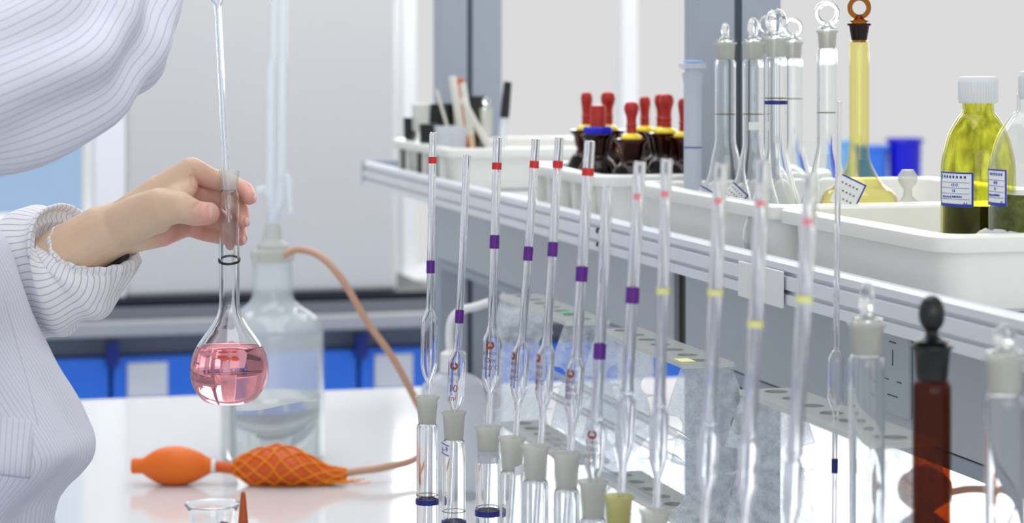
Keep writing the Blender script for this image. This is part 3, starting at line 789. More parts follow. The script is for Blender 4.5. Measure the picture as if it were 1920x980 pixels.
def biglabel(t, v, u, R, xl, xr, yt, yb, green=False):
    s_ = dep(v, u)/FP
    a0 = camang((v, u)); xc = (v*CA-u*SA)
    xL = (xl-HX)*s_-xc; xR = (xr-HX)*s_-xc
    aL = math.asin(max(-.97, xL/R)); aR = math.asin(min(.97, xR/R))
    w = (aR-aL)*R; ac = a0+(aL+aR)/2
    d_ = dep(v, u)-R*.8
    z0 = EYE-(yb-HY)/FP*d_-TF; z1 = EYE-(yt-HY)/FP*d_-TF; h = z1-z0
    lab = mobj('label', patch(R+.0006, ac, w, z0, z1, .0004, 16), M['paper'], t, smooth=False)
    g = G()
    def bar(cx, cz, ww, hh_):
        p_ = patch(R+.0009, ac+cx/R, ww, z0+cz-hh_/2, z0+cz+hh_/2, .0002, max(2, int(12*ww/w))); g.add(p_.V, p_.F)
    b = .0011
    bar(0, h-b/2, w, b); bar(0, b, w, 2*b); bar(w/2-b*.7, h/2, b*1.4, h); bar(-w/2+b*.3, h/2, b*.6, h)
    for k in range(4): bar(-.0005, h*(.22+k*.16), w*.86, .00022)
    mobj('blue_border', g, M['ink'], lab, smooth=False)
    g = G(); random.seed(3)
    for k in range(7): bar(-w*.30+k*w*.10, h*.86, w*.05, h*.07)
    for k in range(6): bar(-w*.38+k*w*.06, h*.28, w*.03, h*.05); bar(-w*.02+k*w*.045, h*.29, w*.03, h*.05)
    for k in range(4): bar(-w*.05+k*w*.05, h*.63, w*.02, h*(.06+.03*(k % 2)))
    for k in range(2): bar(-w*.02+k*w*.05, h*.46, w*.015, h*.08); bar(w*.28+k*w*.05, h*.10, w*.02, h*.07)
    mobj('writing', g, M['ink'], lab, smooth=False)['kind'] = 'stuff'
    if green:
        p_ = patch(R+.0009, ac-w*.43/R, w*.07, z0+h*.80, z0+h*.92, .0002, 3); mobj('green_mark', p_, M['green'], lab, smooth=False)
liqdk = pm('dark_olive_solution', srgb(26, 20, 4), .25, noise_amt=.3, nscale=60)
M['olive'] = thin('olive_solution', (.30, .32, .02, 1), (.12, .13, .01, 1), gloss=.3, rough=.3, diff=.35, dcol=srgb(130, 140, 30), mott=.25)
M['dkol'] = liqdk
yv = 1.65
t, v, H = reagent(1834, 143, yv, .0285, 'yellow-green reagent bottle with white cap and dark contents in near tray', 'ygreen', .060, 'dkol')
biglabel(t, v, yv, .0285, 1768, 1826, 323, 388, True)
t, v, H = reagent(1946, 133, 1.545, .0355, 'clear bottle half in view at right edge holding yellow-green liquid', 'thin', .075, 'olive', cap=.0135)
biglabel(t, v, 1.545, .0355, 1852, 1891, 319, 388)
# crumpled film beside the bottles
g = G()
random.seed(11)
for k, (x, y, r) in enumerate(((1796, 450, 11), (1818, 449, 13), (1848, 440, 17), (1872, 441, 16), (1900, 443, 15), (1925, 446, 14))):
    uu = 1.503; vv = on_u(x, uu); s_ = dep(vv, uu)/FP
    g.ell((vv, uu, zof(y+4, vv, uu)), r*s_, .009, r*s_*.9, 14, 9)
for i_v, w_ in enumerate(g.V):
    n_ = noise.noise_vector(w_*140)*.002; g.V[i_v] = w_+n_
o = mobj('plastic_film', g, M['poly']); tag(o, 'crumpled translucent plastic film tucked along the near tray rim below bottles', 'film')

# ------------------------------------------------------------------ amber dropper bottles
def dropper(x, ytop, u, label, blue=False, squat=False, ycol=None, bw=1.0):
    v = on_u(x, u); H = zof(ytop, v, u)-TF; d = dep(v, u)
    hn = (EYE-((ycol or 246)-HY)/FP*d)-TF
    t = thing('dropper_bottle', (v, u, TF), label, 'bottle', 'amber dropper bottles with red rubber bulbs')
    R = .0225
    pr = [(0, 0), (R*.93, 0), (R, .003), (R, hn*.44)]+sprof([(R, hn*.46), (R*.97, hn*.54), (R*.78, hn*.65), (R*.54, hn*.72), (R*.48, hn*.76)], 5)
    inn = shell(pr, .0018, .002)
    mobj('glass_body', G().lathe(pr+inn[::-1], 36), M['amberdk'], t, angle=50)
    cn = [(R*.48, hn*.76), (R*.56, hn*.79), (R*.68, hn*.94), (R*.84, hn*.985), (R*.84, hn), (R*.62, hn), (R*.40, hn*.82), (R*.40, hn*.76)]
    mobj('flared_collar', G().lathe(cn, 36, closed=True), M['amberdk'], t, angle=50)
    hb0 = hn+.006
    mobj('dropper_glass', G().lathe([(0, hn*.3), (.0015, hn*.32), (.0028, hn*.7), (R*.34, hn*.82), (R*.50, hn+.0005), (R*.46, hn+.003), (.0050, hb0), (.0045, hb0+.004), (0, hb0+.004)], 24), M['yl'], t, angle=50)
    L = H-hb0
    if squat:
        pb = [(0, hb0), (.0085, hb0), (.0085, H-.003), (.0078, H-.0008), (0, H)]
    else:
        rb = .0066*bw
        pb = [(0, hb0-.002), (.0053, hb0-.002)]+sprof([(.0054, hb0), (.0052, hb0+L*.20), (.0060, hb0+L*.25), (.0050, hb0+L*.30), (.0054, hb0+L*.50), (rb*.97, hb0+L*.70), (rb, hb0+L*.82), (rb*.82, hb0+L*.94), (rb*.4, hb0+L*.99), (0, H)], 5)
    mobj('rubber_bulb', G().lathe(pb, 24), M['red'], t, angle=50)
    if blue:
        mobj('blue_disc', G().lathe([(0, hn+.0006), (.0160, hn+.0006), (.0165, hn+.002), (.0165, hn+.0075), (.0155, hn+.0085), (0, hn+.0085)], 8), M['bluebr'], t, angle=30)
    # small white tube-shaped tag strings are glass arms hanging on the shoulder
    return t
dropper(1100, 172, 2.525, 'amber dropper bottle with slim red bulb, leftmost at the back', bw=1.0, ycol=243)
dropper(1140, 171, 2.475, 'amber dropper bottle with tall red bulb just right of the blue disc', bw=1.2, ycol=243)
dropper(1121, 196, 2.425, 'amber bottle with bright blue disc and short square red stopper', blue=True, squat=True, ycol=252)
dropper(1184, 190, 2.325, 'amber dropper bottle standing foremost with its red bulb lowest', bw=1.15, ycol=260)
dropper(1209, 180, 2.52, 'amber dropper bottle with slim red bulb in the middle back', ycol=245)
dropper(1240, 175, 2.44, 'amber dropper bottle, left one of two overlapping red bulbs', bw=1.15, ycol=247)
dropper(1250, 175, 2.375, 'amber dropper bottle, right one of two overlapping red bulbs', bw=1.15, ycol=249)
dropper(1283, 183, 2.315, 'amber dropper bottle half hidden behind the translucent plastic cylinder', ycol=256)

# ------------------------------------------------------------------ contents of the far tray
def small_bottle(x, ytop, u, R, mat, label, cmat=None, stop=False, cat='bottle', ybody=None):
    v = on_u(x, u); H = zof(ytop, v, u)-TF
    t = thing('small_bottle', (v, u, TF), label, cat)
    hn = H*.62
    pr = [(0, 0), (R*.93, 0), (R, .003), (R, hn*.66)]+sprof([(R, hn*.70), (R*.9, hn*.85), (R*.55, hn), (R*.52, hn*1.03)], 4)
    inn = shell(pr, .0015, .002)
    mobj('glass_body', G().lathe(pr+inn[::-1], 32), M[mat], t, angle=50)
    c = cmat or mat
    mobj('cap', G().lathe([(R*.50, hn*1.02), (R*.75, hn*1.05), (R*.82, H*.95), (R*.85, H), (0, H)], 32), M[c], t, angle=40)
    if stop: mobj('stopper', stopper(G(), R*.5, H, 'round', 0, .016), M['g'], t)
    return t
small_bottle(769, 220, 3.22, .0115, 'amberdk', 'tiny dark bottle with black cap, leftmost in the far tray', 'black')
small_bottle(789, 195, 3.20-.04, .0155, 'thin', 'clear bottle with frosted top near the left end of far tray', 'frost')
small_bottle(828, 194, 3.215, .0245, 'amberdk', 'wide black-capped amber jar at left in the far tray', 'black')
small_bottle(886, 180, 3.19, .0225, 'amberdk', 'taller black-capped amber jar behind leaning droppers', 'black')
small_bottle(803, 232, 3.105, .0150, 'amberdk', 'low dark amber bottle between clear bottle and plastic cup', 'black')
small_bottle(912, 203, 3.09, .0105, 'thin', 'small clear bottle with glass knob stopper beside the amber jar', 'frost', True)
u = 3.03; v = on_u(845, u)
t = thing('plastic_cup', (v, u, TF), 'translucent plastic cup holding the leaning white droppers', 'cup')
hc = zof(236, v, u)-TF
mobj('cup_wall', G().lathe([(0, 0), (.019, 0), (.0215, hc-.002), (.0228, hc), (.0205, hc), (.018, .002), (0, .002)], 36), M['poly'], t)
def stick(top, low, u, r, mat, name, label, cat, cap=None, group=None, tipr=None):
    v = on_u(top[0], u); v2_ = on_u(low[0], u)
    a = Vector((v, u, zof(top[1], v, u))); b = Vector((v2_, u, zof(low[1], v2_, u)))
    dr_ = (a-b).normalized(); b = b-dr_*((b.z-TF-.001)/dr_.z); L = (a-b).length
    t = thing(name, b, label, cat, group, quat=Vector((0, 0, 1)).rotation_difference(dr_))
    tr_ = tipr or r*.4
    mobj('shaft', G().lathe([(0, 0), (tr_, 0), (r*.7, L*.35), (r, L*.5), (r, L-.002), (r*.8, L), (0, L)], 20), M[mat], t)
    if cap:
        mobj(cap[0], G().lathe([(0, L*cap[2]), (r*1.12, L*cap[2]), (r*1.2, L*cap[2]+.002), (r*1.05, L+.001), (r*.9, L+.003), (0, L+.0035)], 20), M[cap[1]], t)
    return t
gd = 'white droppers leaning in the far tray'
M['cream'] = pm('cream_plastic', srgb(214, 212, 202), .45, noise_amt=.03)
M['beige'] = pm('beige_wood', srgb(214, 186, 150), .5, noise_amt=.05)
stick((848, 143), (866, 262), 3.03, .0052, 'cream', 'plastic_dropper', 'thickest white dropper leaning in the far tray cup', 'dropper', None, gd)
stick((868, 160), (884, 262), 2.99, .0042, 'beige', 'wooden_stirrer', 'beige stick with white top leaning in the far tray', 'stirrer', ('white_top', 'cream', .5))
stick((818, 168), (846, 262), 3.045, .0022, 'cream', 'plastic_dropper', 'thin white stick leaning leftmost out of the plastic cup', 'dropper', None, gd)
stick((866, 185), (912, 268), 2.965, .0042, 'cream', 'plastic_dropper', 'white dropper leaning steeply to the right in far tray', 'dropper', None, gd)
stick((863, 147), (880, 262), 3.10, .0048, 'orange_d', 'rubber_dropper', 'dropper with brownish red rubber end behind the white ones', 'dropper', None)
stick((952, 157), (941, 270), 3.0, .0052, 'poly', 'marker_pen', 'marker pen with long black cap standing in far tray', 'pen', ('pen_cap', 'black', .66), None, .004)

# ------------------------------------------------------------------ acrylic racks
def rack(u0, u1, v0, v1, zt, label, holes=7):
    vc = (v0+v1)/2
    t = thing('pipette_rack', (vc, (u0+u1)/2, BZ), label, 'rack', 'clear acrylic pipette racks')
    w = (v1-v0)/2; L = (u1-u0)/2; Ht = zt-BZ
    def plate(z, th_, hr, zname, wd):
        g = G(); V = []; F = []
        # plate cut by round holes: build as strips around each hole
        n = holes; cell = 2*L/n; seg = 24
        for k in range(n):
            y0 = -L+k*cell; yc = y0+cell/2
            for zi, zz_ in enumerate((z, z+th_)):
                b = len(V)
                for s in range(seg):
                    a = 2*PI*s/seg+PI/4
                    V.append((hr*math.cos(a), yc+hr*math.sin(a), zz_))
                for s in range(seg):
                    a = 2*PI*s/seg+PI/4; c_, s_ = math.cos(a), math.sin(a)
                    m_ = max(abs(c_), abs(s_)); V.append((wd*c_/m_, yc+cell/2*s_/m_, zz_))
                for s in range(seg):
                    s2 = (s+1) % seg; F.append((b+s, b+s2, b+seg+s2, b+seg+s))
            b0 = len(V)-4*seg; b1 = len(V)-2*seg
            for s in range(seg):
                s2 = (s+1) % seg; F.append((b0+s, b1+s, b1+s2, b0+s2))
                xa_, xb_ = V[b0+seg+s], V[b0+seg+s2]
                if abs(abs(xa_[0])-wd) < 1e-6 and abs(abs(xb_[0])-wd) < 1e-6: F.append((b0+seg+s, b0+seg+s2, b1+seg+s2, b1+seg+s))
                if abs(xa_[1]-xb_[1]) < 1e-6 and ((k == 0 and xa_[1] < y0+1e-6) or (k == n-1 and xa_[1] > L-1e-6)): F.append((b0+seg+s, b0+seg+s2, b1+seg+s2, b1+seg+s))
        po = mobj(zname, g.add(V, F), M['acrylt'], t, smooth=False)
        po.data.materials.append(M['acry_e'])
        for pg in po.data.polygons:
            yy_ = (pg.center.y+L) % cell-cell/2
            if abs(pg.normal.z) < .5 and math.hypot(pg.center.x, yy_) < hr*1.02: pg.material_index = 1
        return po
    plate(Ht-.004, .004, .0085, 'top_plate', w)
    plate(.118, .004, .0085, 'middle_plate', w)
    for y in (-L+.004, L-.007):
        poly = [(-w, Ht-.0045)]
        left = []; z = Ht-.0045
        zc_ = z
        for k in range(4):
            zc_ = z-.036
            if zc_-.02 < .02: break
            left.append((-w-.013, zc_))
            for j in range(7):
                a = math.radians(70-140*j/6)
                left.append((-w-.008+.010*math.cos(a), zc_-.010+.009*math.sin(a)))
            left.append((-w-.013, zc_-.020)); z = zc_-.020
            left.append((-w-.004, z-.001))
        left += [(-w-.013, .02), (-w-.013, .0)]
        poly = [(-w, Ht-.0045)]+left+[(w+.013, 0), (w+.013, .02)]+[(-a_, b_) for a_, b_ in left[:-2]][::-1]+[(w, Ht-.0045)]
        mobj('end_panel', G().prism(poly, y, y+.003, 'y'), M['acryl'], t, smooth=False)
    mobj('base_plate', G().box(-w, w, -L+.008, L-.008, .0, .004), M['acrylt'], t, smooth=False)
    return t
r1 = rack(2.06, 2.30, .603, .645, 1.10, 'farthest clear acrylic rack with green mark on its top plate')
mobj('green_mark', G().box(-.006, .006, -.06, -.045, .2502, .2506), M['green'], r1, smooth=False)
r2 = rack(1.76, 2.00, .612, .655, 1.10, 'middle clear acrylic rack with yellow mark on its holed top')
mobj('yellow_mark', G().box(-.020, -.008, -.112, -.092, .2502, .2506), M['yellow'], r2, smooth=False)
r3 = rack(1.376, 1.618, .606, .650, 1.10, 'nearest clear acrylic rack behind the tall stoppered bench flasks')
# pipettes lying in the notches of the racks
def lying(x, y, v, u1, r, label):
    u0 = on_v(x, v); z = zof(y, v, u0)
    t = thing('lying_pipette', (v, u0, z), label, 'pipette', 'glass pipettes lying along the racks', quat=Vector((0, 0, 1)).rotation_difference(Vector((0, 1, 0))))
    L = u1-u0
    o_ = [(.0007, 0), (r*.6, .012), (r, .03), (r, L)]
    mobj('glass_tube', G().lathe(o_+[(max(a_-.001, .0004), b_) for a_, b_ in o_][::-1], 20, closed=True), M['thin'], t)
zr2 = 1.10-.0045
for (x, y, v, lb) in ((1294, 825, .594, 'upper glass pipette lying in the rack notches, its tip pointing near'),
                  (1288, 872, .594, 'glass pipette lying second from the top along the racks'),
                  (1243, 947, .594, 'lowest visible glass pipette lying along the racks')):
    lying(x, y, v, 2.12, .0034, lb)
# thin pipette standing through the near rack
pipette((1573, 190), (1566, 790), on_v and 1.585, 'thin pipette with dark blue band standing through the nearest rack', (655, 772), .0058, .0020, .0019, red=None, blue=873, group=None)

# ------------------------------------------------------------------ foreground stoppered flasks on the bench
q = P(1625, 605, 1.36)
vol_flask((q.x, q.y, BZ), q.z-BZ, 34*1.36/FP, .041, 'tall blurred clear flask with a frosted stopper, left of black-stoppered one', None, joint=.0180, rj=34*1.36/FP, stop='flat', turn=.8, hb=.12, hk=.024)
q = P(1747, 647, 1.27)
vol_flask((q.x, q.y, BZ), q.z-BZ, 36*1.27/FP, .041, 'dark brown amber flask with black round stopper in the foreground', None, joint=.0185, rj=37*1.27/FP, stop='oval', turn=0, mat='amber', jmat='black', smat='black', hb=.12, hk=.028)
q = P(1884, 668, 1.18)
vol_flask((q.x, q.y, BZ), q.z-BZ, 38*1.18/FP, .041, 'tall blurred clear flask with frosted stopper at the right edge', None, joint=.0180, rj=37*1.18/FP, stop='flat', turn=.2, hb=.12, hk=.017)

# ------------------------------------------------------------------ reservoir bottle with burette (behind the hand flask)
dB = 2.86; q = P(511, 90, dB); bx, by = q.x, q.y; s_ = dB/FP
zy = lambda y, d=dB: EYE-(y-HY)/FP*d-BZ
t = thing('reservoir_bottle', (bx, by, BZ), 'large clear bottle of water under a glass burette behind the pink flask', 'bottle')
R = 97*s_
pr = [(0, .003), (R*.6, .001), (R*.94, 0), (R, .006), (R, zy(640))]+sprof([(R, zy(635)), (R*.97, zy(615)), (R*.82, zy(592)), (R*.56, zy(575)), (R*.43, zy(562)), (R*.39, zy(545)), (R*.38, zy(490))], 5)
inn = shell(pr, .0028, .004)
mobj('bottle_body', G().lathe(pr+inn[::-1], 64), M['haze'], t, angle=50)
lv = [((r+.0001) if r > 3e-4 else 0, z-.0001) for r, z in inn if z <= zy(742)]
lv += [(R-.0027, zy(742)), (0, zy(742))]
mobj('water', G().lathe(lv, 64), M['water'], t, angle=50)
mobj('bottle_neck', G().lathe([(R*.38, zy(490)), (R*.42, zy(486)), (R*.42, zy(470)), (R*.3, zy(466)), (R*.3, zy(490))], 36, closed=True), M['frost'], t)
bu = thing('glass_burette', (bx, by, BZ+zy(465)), 'tall blurred glass burette rising from the big water bottle', 'burette')
zb0 = zy(465)
X = lambda x, y: ((x-511)*s_*CA, -(x-511)*s_*SA, zy(y)-zb0)
mobj('outer_tube', G().tube([X(531, -420), X(531, 0), X(529, 200), X(528, 330), X(524, 372), X(512, 405), X(511, 462)], [.0062]*4+[.0062, .007, .007], 20), M['bur'], bu)
mobj('inner_tube', G().tube([X(514, -420), X(514, 98), X(512, 110), X(508, 125), X(507, 340), X(509, 372), X(511, 410)], [.0055, .0055, .0055, .006, .006, .006, .006], 20), M['bur'], bu)
mobj('stopcock', G().tube([X(482, 358), X(497, 352), X(505, 372)], .005, 14).tube([X(545, 400), X(541, 340), X(530, 325)], .0045, 14), M['bur'], bu)
mobj('plug', G().lathe([(.004, -.004), (R*.28, -.002), (R*.30, .004), (.012, .010), (.009, .03), (0, .032)], 28), M['frost'], bu)
mobj('dip_tube', G().tube([(0, 0, 0), (0, 0, -.18)], .0035, 12), M['thin'], bu)

# ------------------------------------------------------------------ orange rubber bulb, net bulb, tubes
dO = .5*FP/(908-HY)
def OP(x, y): return P(x, y, dO)
c0 = OP(247, 872); c1 = OP(400, 872)
ax = (c1-c0).normalized(); q = Vector((0, 0, 1)).rotation_difference(ax); k_ = dO/FP
L = (c1-c0).length
base = OP(320, 872)
t = thing('rubber_blower', Vector((base.x, base.y, BZ)), 'orange rubber squeeze bulb and net-covered bulb lying on the bench', 'rubber bulb')
inv = lambda p: Vector(p)-t.location
def rot(g, origin):
    g.V = [q @ v_+origin-t.location for v_ in g.V]; return g
pb = [(0, 0), (13*k_, 0), (14.5*k_, 1*k_), (14.5*k_, 20*k_), (16*k_, 23*k_)]+sprof([(17*k_, 24*k_), (25*k_, 36*k_), (33*k_, 53*k_), (37*k_, 78*k_), (35*k_, 100*k_), (27*k_, 124*k_), (17*k_, 142*k_), (13*k_, 150*k_)], 5)+[(0, 151*k_)]
mobj('squeeze_bulb', rot(G().lathe(pb, 48), c0+Vector((0, 0, -1*k_))), M['orange'], t)
mobj('white_valve', rot(G().lathe([(12*k_, 0), (13*k_, 1*k_), (13*k_, 8*k_), (11*k_, 9*k_), (0, 9*k_)], 24), OP(396, 874)), M['card'], t)
mobj('connector_tube', G().tube([inv(OP(402, 874)), inv(OP(425, 876)), inv(OP(446, 879))], 11*k_, 20), M['orange_d'], t)
# net-covered bulb: loft of ellipses
st = [(438, 876, 10, 11), (455, 876, 20, 22), (480, 876, 34, 33), (510, 873, 40, 37), (530, 872, 42, 37), (560, 876, 40, 32), (590, 884, 30, 24), (620, 890, 20, 15), (650, 889, 10, 9)]
sp = spline([(a, b, c) for a, b, c, _ in st], 5); sp2 = spline([(a, b, d_) for a, b, c, d_ in st], 5)
def netpt(f, th, off=0):
    i = min(int(f*(len(sp)-1)), len(sp)-2); w = f*(len(sp)-1)-i
    a = sp[i].lerp(sp[i+1], w); b = sp2[i].lerp(sp2[i+1], w)
    c = OP(a.x, a.y); ra = a.z*k_+off; rv = b.z*k_+off
    upv = Vector((0, 0, 1)); dv = cw(0, 1, 0)
    p = c+upv*(rv*math.sin(th))+dv*(ra*math.cos(th))
    p.z = max(p.z, BZ+.0006)
    return p-t.location
nf, nth = 40, 28; V = [netpt(i/nf, 2*PI*j/nth) for i in range(nf+1) for j in range(nth)]
F = [(i*nth+j, i*nth+(j+1) % nth, (i+1)*nth+(j+1) % nth, (i+1)*nth+j) for i in range(nf) for j in range(nth)]
F += [tuple(range(nth-1, -1, -1)), tuple(nf*nth+j for j in range(nth))]
mobj('inner_bulb', G().add(V, F), M['orange_d'], t, angle=70)
g = G()
for s in range(7):
    for sg in (1, -1):
        g.tube([netpt(i/60, sg*i/60*1.7*PI+s*2*PI/7, .0011) for i in range(61)], .0011, 6)
mobj('net', g, M['netc'], t)['kind'] = 'stuff'
g = G(); random.seed(5)
for s in range(7):
    a = OP(600+s*6, 898); g.tube([inv(P(590+s*8, 900+random.uniform(-3, 3), dO-.01)), inv(P(612+s*10, 905+random.uniform(-4, 2), dO-.015)), inv(P(635+s*10, 900+random.uniform(-6, 6), dO-.01))], .0007, 6)
mobj('loose_net_end', g, M['netc'], t)['kind'] = 'stuff'
path = spline([OP(640, 888), OP(670, 883), P(720, 876, 2.70), P(775, 862, 2.74), P(803, 835, 2.78), P(802, 795, 2.8), P(782, 755, 2.8), P(740, 676, 2.8), P(690, 605, 2.8), P(640, 522, 2.8), P(600, 480, 2.81), P(560, 468, 2.83), P(531, 478, 2.83)], 8)
tb = mobj('rubber_tube', G().tube([p_-t.location for p_ in path], 7*k_, 14), M['tan'], t)

# second net bulb on the far side of the bench behind the amber flask
d2 = .5*FP/(958-HY); k2 = d2/FP
c = P(1733, 918, d2)
t2 = thing('rubber_blower', (c.x, c.y, BZ), 'orange netted rubber bulb half hidden behind the dark amber flask', 'rubber bulb', rz=-A)
pb = sprof([(0, -.028), (.012, -.024), (.022, -.008), (.0235, .004), (.018, .016), (.008, .027), (0, .029)], 5)
g = G(); 
G1 = G().lathe(pb, 32); G1.V = [Vector((v_.z, v_.y, v_.x+.0240)) for v_ in G1.V]
mobj('inner_bulb', G1, M['orange'], t2)
def sp_(f, th):
    i = min(int(f*(len(pb)-1)), len(pb)-2); w = f*(len(pb)-1)-i
    r = pb[i][0]*(1-w)+pb[i+1][0]*w+.0008; z = pb[i][1]*(1-w)+pb[i+1][1]*w
    return Vector((z, r*math.sin(th), max(.0006, r*math.cos(th)+.0240)))
g = G()
for s in range(8):
    for sg in (1, -1): g.tube([sp_(i/40, sg*i/40*2*PI+s*PI/4) for i in range(41)], .0008, 6)
mobj('net', g, M['netc'], t2)['kind'] = 'stuff'
mobj('rubber_tube', G().tube(spline([(.026, 0, .02), (.05, 0, .024), (.085, .0, .022), (.14, .02, .012), (.20, .05, .006)], 6), .0045, 12), M['tan'], t2)

# ------------------------------------------------------------------ wash bottle, beaker, brown cone
dW = 2.62; q = P(850, 90, dW); s_ = dW/FP; zy = lambda y, d=dW: EYE-(y-HY)/FP*d-BZ
t = thing('wash_bottle', (q.x, q.y, BZ), 'blurred white squeeze wash bottle with bent spout behind the pipettes', 'bottle', rz=-A)
R = 60*s_
mobj('bottle_body', G().lathe([(0, 0), (R*.95, 0), (R, .004), (R, zy(745))]+sprof([(R, zy(740)), (R*.93, zy(718)), (R*.6, zy(703)), (R*.35, zy(698))], 5)+[(0, zy(698))], 40), M['poly'], t, angle=50)
mobj('cap', G().lathe([(R*.36, zy(698)), (R*.42, zy(696)), (R*.40, zy(662)), (R*.2, zy(655)), (0, zy(655))], 28), M['card'], t)
mobj('spout', G().tube(spline([(0, 0, zy(690)), (-7*s_, 0, zy(640)), (-3*s_, 0, zy(600)), (15*s_, 0, zy(582)), (45*s_, 0, zy(574)), (68*s_, 0, zy(566))], 6), [.0048]*31, 12), M['card'], t)

dK = 2.18; q = P(399, 90, dK); s_ = dK/FP; zy = lambda y, d=dK: EYE-(y-HY)/FP*d-BZ
t = thing('glass_beaker', (q.x, q.y, BZ), 'small clear flared glass beaker stained red inside, at bottom edge', 'beaker')
R = 50*s_; zt = zy(945)
pr = [(0, 0), (R*.76, 0), (R*.82, .003), (R*.80, zt*.5), (R*.82, zt*.8), (R*.9, zt*.92), (R*1.0, zt*.985), (R*1.03, zt)]
mobj('glass_wall', G().lathe(pr+shell(pr, .0012, .002)[::-1], 48, closed=False), M['g'], t, angle=50)
mobj('rim', G().tube([(R*1.01*math.cos(k*PI/24), R*1.01*math.sin(k*PI/24), zt) for k in range(48)], .0010, 8, closed=True), M['g'], t)
a0 = camang((q.x, q.y))
g = G()
stain = pm('red_brown_stain', srgb(150, 60, 40), .4, noise_amt=.3, nscale=200)
for (da, z0, w, h_) in ((.55, zt*.80, .006, .005), (.62, zt*.70, .004, .008), (.72, zt*.62, .003, .007)):
    V_ = [(w*math.cos(k*PI/5)*(1+.35*math.sin(3*k)), h_*.5*math.sin(k*PI/5)*(1+.3*math.cos(2*k)), 0) for k in range(10)]
    g.add(wrap(V_, R*.80-.0016, a0+da, z0), [tuple(range(10))])
mobj('red_stain', g, stain, t, smooth=False)
q = P(456, 90, 2.12); s_ = 2.12/FP; hh = EYE-(920-HY)*s_-BZ
t = tag(mobj('rubber_cone', G().lathe([(0, 0), (.0075, 0), (.0078, .004), (.0066, hh*.5), (.0024, hh-.004), (.0016, hh-.0008), (0, hh)], 24), pm('orange_brown_rubber', srgb(168, 76, 10), .4, noise_amt=.1)), 'slender orange-brown pointed cone beside the small beaker', 'cone')
t.location = (q.x, q.y, BZ)

# ------------------------------------------------------------------ the person
def H3(x, y, dz=0, d=1.81): return P(x, y, d+dz)
def capsules(chains, vox, name):
    """chains: lists of (point, radius); each consecutive pair becomes a tapered capsule; all fused into one skin"""
    g = G()
    for ch in chains:
        for (a, ra), (b, rb) in zip(ch[:-1], ch[1:]):
            a = Vector(a); b = Vector(b); n = max(3, int((b-a).length/(min(ra, rb)*.22)))
            g.ell(a, ra, ra, ra, 20, 12)
            pth = [a.lerp(b, i/n) for i in range(n+1)]; rs = [ra+(rb-ra)*i/n for i in range(n+1)]
            g.tube(pth, rs, 20)
        g.ell(ch[-1][0], ch[-1][1], ch[-1][1], ch[-1][1], 20, 12)
    me = bpy.data.meshes.new('tmp'); me.from_pydata([tuple(v_) for v_ in g.V], [], g.F); me.update()
    o = bpy.data.objects.new('tmp', me); S.collection.objects.link(o)
    r = o.modifiers.new('r', 'REMESH'); r.mode = 'VOXEL'; r.voxel_size = vox
    s = o.modifiers.new('s', 'SMOOTH'); s.factor = .5; s.iterations = 6 if vox > .001 else 10
    dg = bpy.context.evaluated_depsgraph_get(); m2 = bpy.data.meshes.new_from_object(o.evaluated_get(dg))
    V = [v_.co.copy() for v_ in m2.vertices]; F = [tuple(p_.vertices) for p_ in m2.polygons]
    bpy.data.objects.remove(o); bpy.data.meshes.remove(me); bpy.data.meshes.remove(m2)
    return V, F
R_ = lambda n: n/FP*1.81
def ch(*pts): return [(H3(x, y, dz), R_(r)) for x, y, dz, r in pts]
hand = [
    ch((20, 545, 0, 60), (120, 482, 0, 59), (190, 440, .004, 55), (240, 420, .008, 49)),
    ch((240, 415, .006, 46), (300, 365, .010, 37), (358, 318, .012, 24)),
    ch((240, 424, .012, 46), (300, 385, .024, 38), (352, 345, .030, 25)),
    ch((240, 430, .014, 46), (300, 415, .032, 37), (350, 385, .042, 25)),
    ch((240, 430, .012, 47), (300, 426, .026, 38), (345, 420, .044, 26)),
    # index
    ch((360, 317, .012, 23), (395, 334, .018, 20), (430, 344, .0205, 18.5), (458, 357, .017, 17.5), (467, 370, .010, 14.5)),
    # middle
    ch((352, 345, .030, 23), (392, 365, .030, 20), (432, 381, .0235, 18.5), (451, 396, .018, 17.5), (454, 413, .010, 15)),
    # ring
    ch((350, 385, .042, 22), (390, 405, .040, 19), (425, 418, .030, 18), (446, 430, .022, 16.5), (450, 447, .014, 14.5)),
    # little
    ch((345, 420, .044, 21), (385, 436, .042, 17), (414, 443, .032, 15.5), (428, 448, .024, 14), (432, 458, .018, 12)),
    # thumb
    ch((225, 425, 0, 44), (262, 407, -.004, 43), (300, 390, -.011, 38), (335, 388, -.016, 30), (368, 400, -.013, 24), (391, 400, -.009, 21.5)),
    ch((290, 400, -.004, 40), (330, 372, -.002, 27), (352, 350, .006, 20)),
]
V1, F1 = capsules(hand, .00095, 'hand')
# knuckle creases of the thumb and index
def crease(V, pts, depth=.0012, w=.0010):
    ps = [H3(*p_) for p_ in pts]
    for i, v_ in enumerate(V):
        best = 9
        for a, b in zip(ps[:-1], ps[1:]):
            ab = b-a; tt = max(0, min(1, (v_-a).dot(ab)/ab.length_squared)); 
            dd = v_-(a+ab*tt); dd2 = math.hypot(dd.dot(cw(1, 0, 0)), dd.z)
            if abs(dd.dot(cw(0, 1, 0))) < .016: best = min(best, dd2)
        if best < w*2.5: v_ += cw(0, 1, 0)*(depth*math.exp(-(best/w)**2))
for pts in ([(372, 381, -.024), (366, 392, -.024), (365, 404, -.024), (370, 418, -.024)], [(366, 383, -.024), (360, 394, -.024), (360, 406, -.024), (365, 420, -.024)],
            [(377, 384, -.024), (373, 396, -.024), (374, 410, -.024)], [(361, 318, 0), (364, 330, 0), (372, 345, 0)], [(357, 330, 0), (360, 348, 0), (372, 362, 0)]):
    crease(V1, pts)
